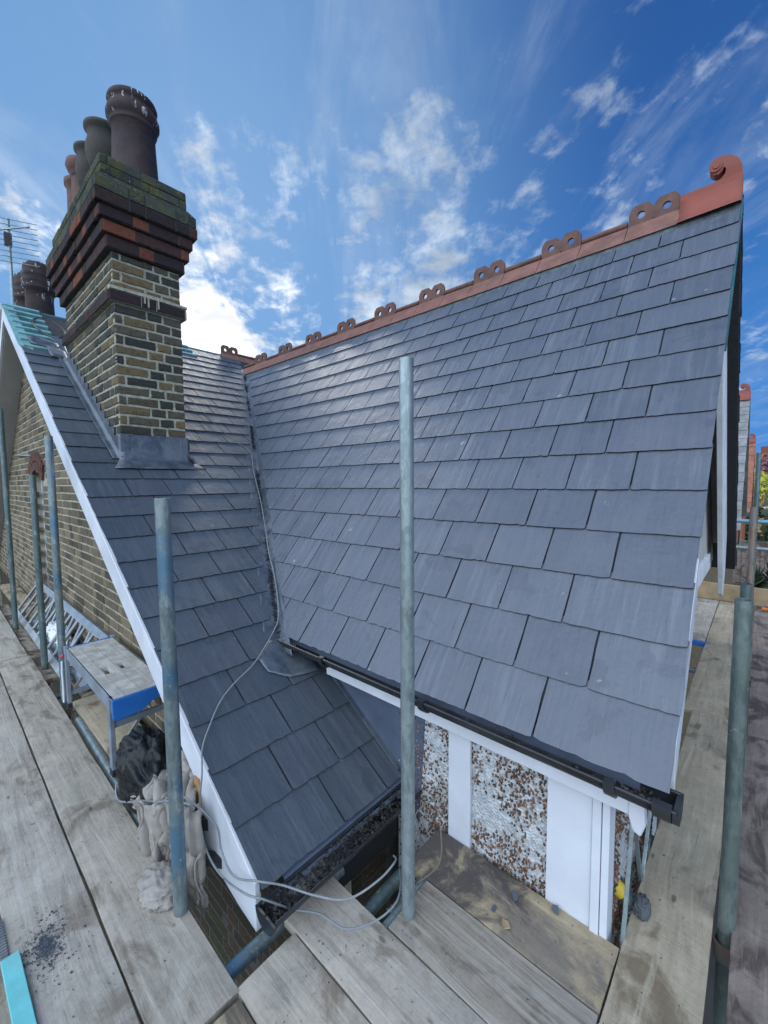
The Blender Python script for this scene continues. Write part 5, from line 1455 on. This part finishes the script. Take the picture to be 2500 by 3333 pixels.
# lattice beam seen below the main gutter end
lat = empty('lattice_beam', (-.285, 2.05, ZD - .1), label='grey metal lattice beam standing between the corner post and the corner board', cat='lattice beam')
def lbar(a, b_, nm): 
    mb = MB(); c = Vector((-.285, 2.05, ZD - .1)); mb.bar(Vector(a) - c, Vector(b_) - c, .008, .014, side=(1, 0, 0)); mb.build(nm, M['galv'], lat, bevel=.002)
lbar((-.285, 1.50, -1.60), (-.285, 2.62, -1.60), 'chord'); lbar((-.285, 1.56, -1.17), (-.285, 2.62, -1.17), 'chord')
lbar((-.285, 1.50, -1.59), (-.285, 1.60, -1.18), 'diagonal'); lbar((-.285, 1.62, -1.18), (-.285, 1.80, -1.59), 'diagonal'); lbar((-.285, 1.80, -1.59), (-.285, 2.05, -1.18), 'diagonal'); lbar((-.285, 2.05, -1.18), (-.285, 2.25, -1.59), 'diagonal'); lbar((-.285, 2.25, -1.59), (-.285, 2.50, -1.18), 'diagonal')

# dark rubbish in the hole: broken board pieces
def shard(name, pts, th, mt, label, cat):
    mb = MB(); c = sum((Vector(p) for p in pts), Vector()) / len(pts); mb.prism([Vector(p) - c for p in pts], (0, 0, -th)); o = mb.build(name, mt, bevel=.001, label=label, cat=cat); o.location = c
shard('board_scrap', [(-1.16, 1.28, -1.90), (-1.08, 1.30, -1.90), (-1.05, 1.40, -1.89), (-1.10, 1.46, -1.90), (-1.15, 1.42, -1.90)], .012, M['board_pale'], 'pale broken scrap of board down in the dark hole below the lower gutter', 'scrap')
shard('plasterboard_scrap', [(-1.00, 1.10, -1.78), (-.90, 1.12, -1.78), (-.80, 1.20, -1.77), (-.83, 1.26, -1.78), (-.96, 1.24, -1.78)], .012, M['white_old'], 'pale sheet scrap behind the foot of the centre pole', 'scrap')
shard('plasterboard_scrap', [(-.99, .98, -1.72), (-.93, 1.00, -1.72), (-.86, 1.06, -1.71), (-.90, 1.12, -1.72), (-1.0, 1.06, -1.72)], .012, M['board_pale'], 'second pale scrap just left of the foot of the centre pole', 'scrap')
mb = MB(); mb.box(-1.30, -.35, .95, 1.48, -2.6, -2.55); mb.build('lower_lift_board', M['board_dark'], label='dark boards of the scaffold lift below seen through the hole', cat='scaffold board')

# blue and orange coupling tool at the far right
e = empty('ratchet_tool', (.125, 6.55, ZD + .03), label='blue and orange hand tool lying by the far toe board', cat='tool')
mb = MB(); mb.tube((0, 0, 0), (.11, 0, 0), .035, 14); mb.build('body', M['blue_plastic'], e, bevel=.004)
mb = MB(); mb.tube((-.06, 0, 0), (-.001, 0, 0), .018, 12); mb.build('handle', M['orange'], e)

# ------------------------------------------------------------------ far chimney with pots and aerial
fc = empty('far_chimney', (-9.4, 1.5, -6.6), label='far chimney with two dark louvred pots beyond the teal battens', cat='chimney')
mb = MB(); mb.box(-.55, .55, -.35, .30, 0, 9.25); mb.build('stack', M['brick_wall'], fc)
lv = [(.20, 0), (.19, .45), (.20, .55), (.235, .57), (.235, .62), (.21, .63), (.23, .68), (.235, .72), (.205, .73), (.225, .78), (.23, .83), (.20, .84), (.21, .90), (.19, .98), (.14, 1.02), (.0, 1.03)]
for (x_, y_, z_) in ((.30, -.02, 9.25), (-.30, -.06, 9.25)):
    mb = MB(); mb.lathe(lv, (0, 0, 0), 28); o = mb.build('chimney_pot', M['pot'], fc); o.location = (x_, y_, z_)
an = empty('aerial', (-8.6, 1.06, -6.6), label='rooftop television aerial on a mast at the far left', cat='aerial')
zt0, zt1 = 9.0, 10.62
mb = MB(); mb.tube((0, 0, zt0 - 3), (0, .02, zt1), .022, 12); mb.build('mast', M['galv'], an)
mb = MB(); mb.bar((-.5, -.62, zt1 - .30), (.45, .20, zt1 - .22), .02, .02); mb.build('boom', M['galv'], an)
mb = MB()
for i in range(9):
    t = i / 8; c = Vector((0.02, .0, zt1 - .02 - t * .62)); L_ = .34 - .0 * t
    mb.tube(c + Vector((-.14, -L_ , .0)), c + Vector((.14, L_, .0)), .006, 6)
mb.build('reflector', M['galv'], an)
mb = MB(); mb.box(-.04, .04, -.04, .05, zt1 - .40, zt1 - .22); mb.build('bracket', M['cable_dark'], an)

# ------------------------------------------------------------------ far background on the right
def leaf_cloud(mb, c, rad, n_, sz_, seed, mats=2):
    rr = random.Random(seed)
    for i in range(n_):
        d_ = Vector((rr.gauss(0, 1), rr.gauss(0, 1), rr.gauss(0, 1))).normalized() * (rr.random() ** .4)
        cl = noise.noise(d_ * 2.2 + Vector((seed, 0, 0)))
        if cl < -.18: continue
        p = Vector(c) + Vector((d_.x * rad[0], d_.y * rad[1], d_.z * rad[2]))
        a = Vector((rr.gauss(0, 1), rr.gauss(0, 1), rr.gauss(0, 1))).normalized(); b_ = a.cross(Vector((rr.gauss(0, 1), rr.gauss(0, 1), .5))).normalized()
        s_ = sz_ * rr.uniform(.6, 1.3)
        mb.add([p, p + a * s_, p + (a + b_) * s_ * .8, p + b_ * s_], [(0, 1, 2, 3)], mat=0)
def leafm(name, c1, c2):
    mt, n, b = mat(name); r = rnd(n); setc(n, b, n.mix(r, c1, c2), 0.6); return mt
M['leaf_dark'] = leafm('leaf_dark', (0.025, 0.045, 0.018), (0.07, 0.10, 0.04))
M['leaf_yellow'] = leafm('leaf_yellow', (0.35, 0.38, 0.04), (0.5, 0.5, 0.08))
M['leaf_pink'] = leafm('leaf_pink', (0.12, 0.05, 0.06), (0.28, 0.14, 0.16))
def tree(x, y, zc_, rad, mt, label, seed, cat='tree', nl=1600, group=None):
    e = empty('tree', (x, y, -6.6), label=label, cat=cat, group=group)
    mb = MB(); mb.path([(0, 0, 0), (.05, .05, (zc_ + 6.6) * .6), (0, 0, zc_ + 6.6)], .2, 8, rads=[.22, .14, .05])
    for k_ in range(5):
        a = k_ * 1.26; mb.path([(0, 0, (zc_ + 6.6) * .6), (math.cos(a) * rad[0] * .6, math.sin(a) * rad[1] * .6, zc_ + 6.6)], .06, 6, rads=[.08, .02])
    mb.build('trunk', M['raw_wood'], e)
    mb = MB(); leaf_cloud(mb, (0, 0, zc_ + 6.6), rad, nl, rad[0] * .11, seed); mb.build('crown', mt, e, recalc=False)
tree(1.0, 24, -2.6, (2.0, 2.0, 1.8), M['leaf_dark'], 'dark bushy tree beyond the guard rails at the right edge', 5)
tree(.0, 33, -.4, (.95, .95, .9), M['leaf_yellow'], 'yellow flowering bush behind the red tiled gable', 6)
tree(1.6, 52, 1.3, (2.0, 2.0, 1.5), M['leaf_pink'], 'reddish bare tree on the hillside at the right edge', 7)
tree(-14, 34, -2.6, (3.5, 3.5, 3.0), M['leaf_dark'], 'dark garden tree hidden behind the main roof', 8)
# spiky cordyline
e = empty('cordyline', (.27, 13.5, -6.6), label='spiky dark green palm like plant behind the toe board on the right', cat='palm')
mb = MB(); mb.path([(0, 0, 0), (.03, 0, 2.2), (0, .02, 4.1)], .1, 8, rads=[.13, .10, .08]); mb.build('trunk', M['raw_wood'], e)
mb = MB(); rr = random.Random(2)
for cx2_, cz2_ in ((0, 4.15), (.42, 4.35), (-.25, 4.0)):
    for i in range(90):
        a, el = rr.uniform(0, 6.28), rr.uniform(-.5, 1.5); L_ = rr.uniform(.45, .7)
        d_ = Vector((math.cos(a) * math.cos(el), math.sin(a) * math.cos(el), math.sin(el))); s_ = d_.cross(Vector((0, 0, 1))); s_ = (s_ if s_.length > .1 else Vector((1, 0, 0))).normalized() * .022
        c = Vector((cx2_, 0, cz2_)); m_ = c + d_ * L_ * .5 + Vector((0, 0, .04)); t_ = c + d_ * L_ - Vector((0, 0, .10))
        mb.add([c - s_, c + s_, m_ + s_, t_, m_ - s_], [(0, 1, 2, 4), (4, 2, 3)])
mb.build('leaves', M['leaf_dark'], e, recalc=False)
# parked cars
def car(x, y, z, rz, col, label):
    e = empty('parked_car', (x, y, z), rz, label=label, cat='car', group='cars parked along the far street')
    pr = [(-2.1, .35), (-2.15, .75), (-1.9, .95), (-1.35, 1.0), (-.75, 1.42), (.75, 1.45), (1.5, 1.02), (2.0, .95), (2.15, .7), (2.1, .35)]
    mb = MB(); mb.prism([(a, -.85, b_) for a, b_ in pr], (0, 1.7, 0)); mb.build('body', col, e, bevel=.08)
    for sgn in (-1, 1):
        mb = MB(); mb.prism([(-1.15, sgn * .858, 1.02), (-.70, sgn * .858, 1.36), (.70, sgn * .858, 1.38), (1.3, sgn * .858, 1.02)], (0, sgn * .01, 0)); mb.build('side_window', M['glass'], e)
        for wx in (-1.3, 1.3):
            mb = MB(); mb.tube((wx, sgn * .70, .33), (wx, sgn * .88, .33), .33, 20); wh = mb.build('wheel', M['dark'], e)
            mb = MB(); mb.tube((wx, sgn * .881, .33), (wx, sgn * .89, .33), .19, 12); mb.build('rim', M['alu'], wh)
M['car_white'] = simple('car_white', (0.75, 0.77, 0.78), 0.2, 0, var=.02); M['car_grey'] = simple('car_grey', (0.12, 0.14, 0.16), 0.2, .3, var=.05); M['car_blue'] = simple('car_blue', (0.06, 0.10, 0.2), 0.2, .3, var=.05)
car(1.0, 22.5, -5.2, R(8), M['car_white'], 'white parked car seen between the rusty pole and the picture edge')
car(1.5, 46, -3.4, R(5), M['car_white'], 'pale parked car higher up the street at the right edge')
car(2.2, 60, -2.2, R(0), M['car_grey'], 'grey parked car far up the hill')
car(.3, 70, -1.5, R(10), M['car_white'], 'farthest white car on the hillside')
# raised parking terrace for the nearer car
mb = MB(); mb.box(-5, 6, 19.5, 25.5, -6.9, -5.2); mb.build('terrace', simple('terrace_paving', (0.16, 0.15, 0.14), 0.9, scale=3), kind='structure')
mb = MB(); mb.box(-5, 6, 43, 49, -6.9, -3.4); mb.box(-3, 6, 57, 63, -6.9, -2.2); mb.box(-5, 6, 67, 73, -6.9, -1.5); mb.build('terrace', simple('terrace_earth', (0.10, 0.09, 0.07), 0.95, scale=2), kind='structure')
# fences and garden walls
def fence(x0, x1, y, z0, z1, mt, label):
    e = empty('garden_fence', ((x0 + x1) / 2, y, z0), label=label, cat='fence')
    L_ = x1 - x0; mb = MB()
    for i in range(int(L_ / .11)):
        mb.box(-L_ / 2 + i * .11, -L_ / 2 + i * .11 + .10, -.01, .01, 0, z1 - z0)
    mb.build('slats', mt, e)
    for i in range(int(L_ / 1.8) + 1):
        mb = MB(); mb.box(-L_ / 2 + i * 1.8 - .05, -L_ / 2 + i * 1.8 + .05, .02, .1, 0, z1 - z0 + .05); mb.build('post', mt, e)
fence(-4, 5, 17.2, -6.6, -1.9, M['board_dark'], 'dark slatted garden fence beyond the lower guard rail')
fence(-30, -12, 8, -6.6, -3.6, M['board_brown'], 'brown garden fence far beyond the left gable')
# terraces of houses on the hillside
def far_house(x, y, z, w_, d_, h, col, roofc, label, seed):
    e = empty('hillside_house', (x, y, z), label=label, cat='house', group='houses on the far hillside')
    mb = MB(); mb.box(-w_ / 2, w_ / 2, -d_ / 2, d_ / 2, -4, h); mb.prism([(-w_ / 2, -d_ / 2, h), (-w_ / 2, d_ / 2, h), (-w_ / 2, 0, h + d_ * .4)], (w_, 0, 0)); mb.build('wall', col, e)
    mb = MB(); rr_ = h + d_ * .4
    mb.prism([(-w_ / 2 - .2, -d_ / 2 - .3, h - .1), (-w_ / 2 - .2, 0, rr_ + .1), (-w_ / 2 - .2, d_ / 2 + .3, h - .1), (-w_ / 2 - .2, d_ / 2 + .3, h + .1), (-w_ / 2 - .2, 0, rr_ + .32), (-w_ / 2 - .2, -d_ / 2 - .3, h + .1)], (w_ + .4, 0, 0)); rf = mb.build('roof', roofc, e)
    mb = MB(); mb.box(-w_ / 2 + .2, -w_ / 2 + 1.2, -.3, .3, rr_ - .6, rr_ + 1.3); mb.build('chimney', M['brick_far'], rf)
    for i in range(int(w_ / 2)):
        for zz in (.8, 3.4):
            if zz + 1.2 < h:
                mb = MB(); mb.box(-w_ / 2 + .6 + i * 2, -w_ / 2 + 1.6 + i * 2, -d_ / 2 - .04, -d_ / 2 + .05, zz, zz + 1.2); wn = mb.build('window', M['white_paint'], e)
                mb = MB(); mb.box(-w_ / 2 + .7 + i * 2, -w_ / 2 + 1.5 + i * 2, -d_ / 2 - .05, -d_ / 2 - .042, zz + .1, zz + 1.1); mb.build('pane', M['glass'], wn)
wl = simple('cream_render', (0.55, 0.52, 0.46), 0.9, scale=1); wl2 = simple('far_brick', (0.30, 0.14, 0.10), 0.9, scale=1); rf1 = simple('far_roof_grey', (0.16, 0.15, 0.15), 0.9, scale=1); rf2 = simple('far_roof_red', (0.28, 0.12, 0.08), 0.9, scale=1)
rr = random.Random(77)
descs = ['cream house with grey roof, nearest on the hillside', 'brick house with red roof on the hillside', 'cream house with red roof behind the reddish tree', 'brick house with grey roof on the hill crest', 'cream house with grey roof on the hill crest', 'red roofed brick house at the far right of the hill', 'grey roofed brick house low on the hill', 'cream house with red roof at the far left of the hill']
for i in range(8):
    far_house(-22 + i * 8.5, 95 + (i % 3) * 22, -2.8 + (i % 3) * .8, 8, 7, 4.2, (wl, wl2)[i % 2], (rf1, rf2)[(i // 2) % 2], descs[i], i)
for i in range(6):
    far_house(-60 - i * 6, 8 + i * 11, -6, 9, 7, 4.4, (wl, wl2)[i % 2], (rf1, rf2)[(i + 1) % 2], ['cream house seen past the left edge', 'brick house seen past the left edge', 'cream red roofed house past the left edge', 'brick grey roofed house past the left edge', 'cream grey roofed house past the left edge', 'brick red roofed house past the left edge'][i] , 20 + i)
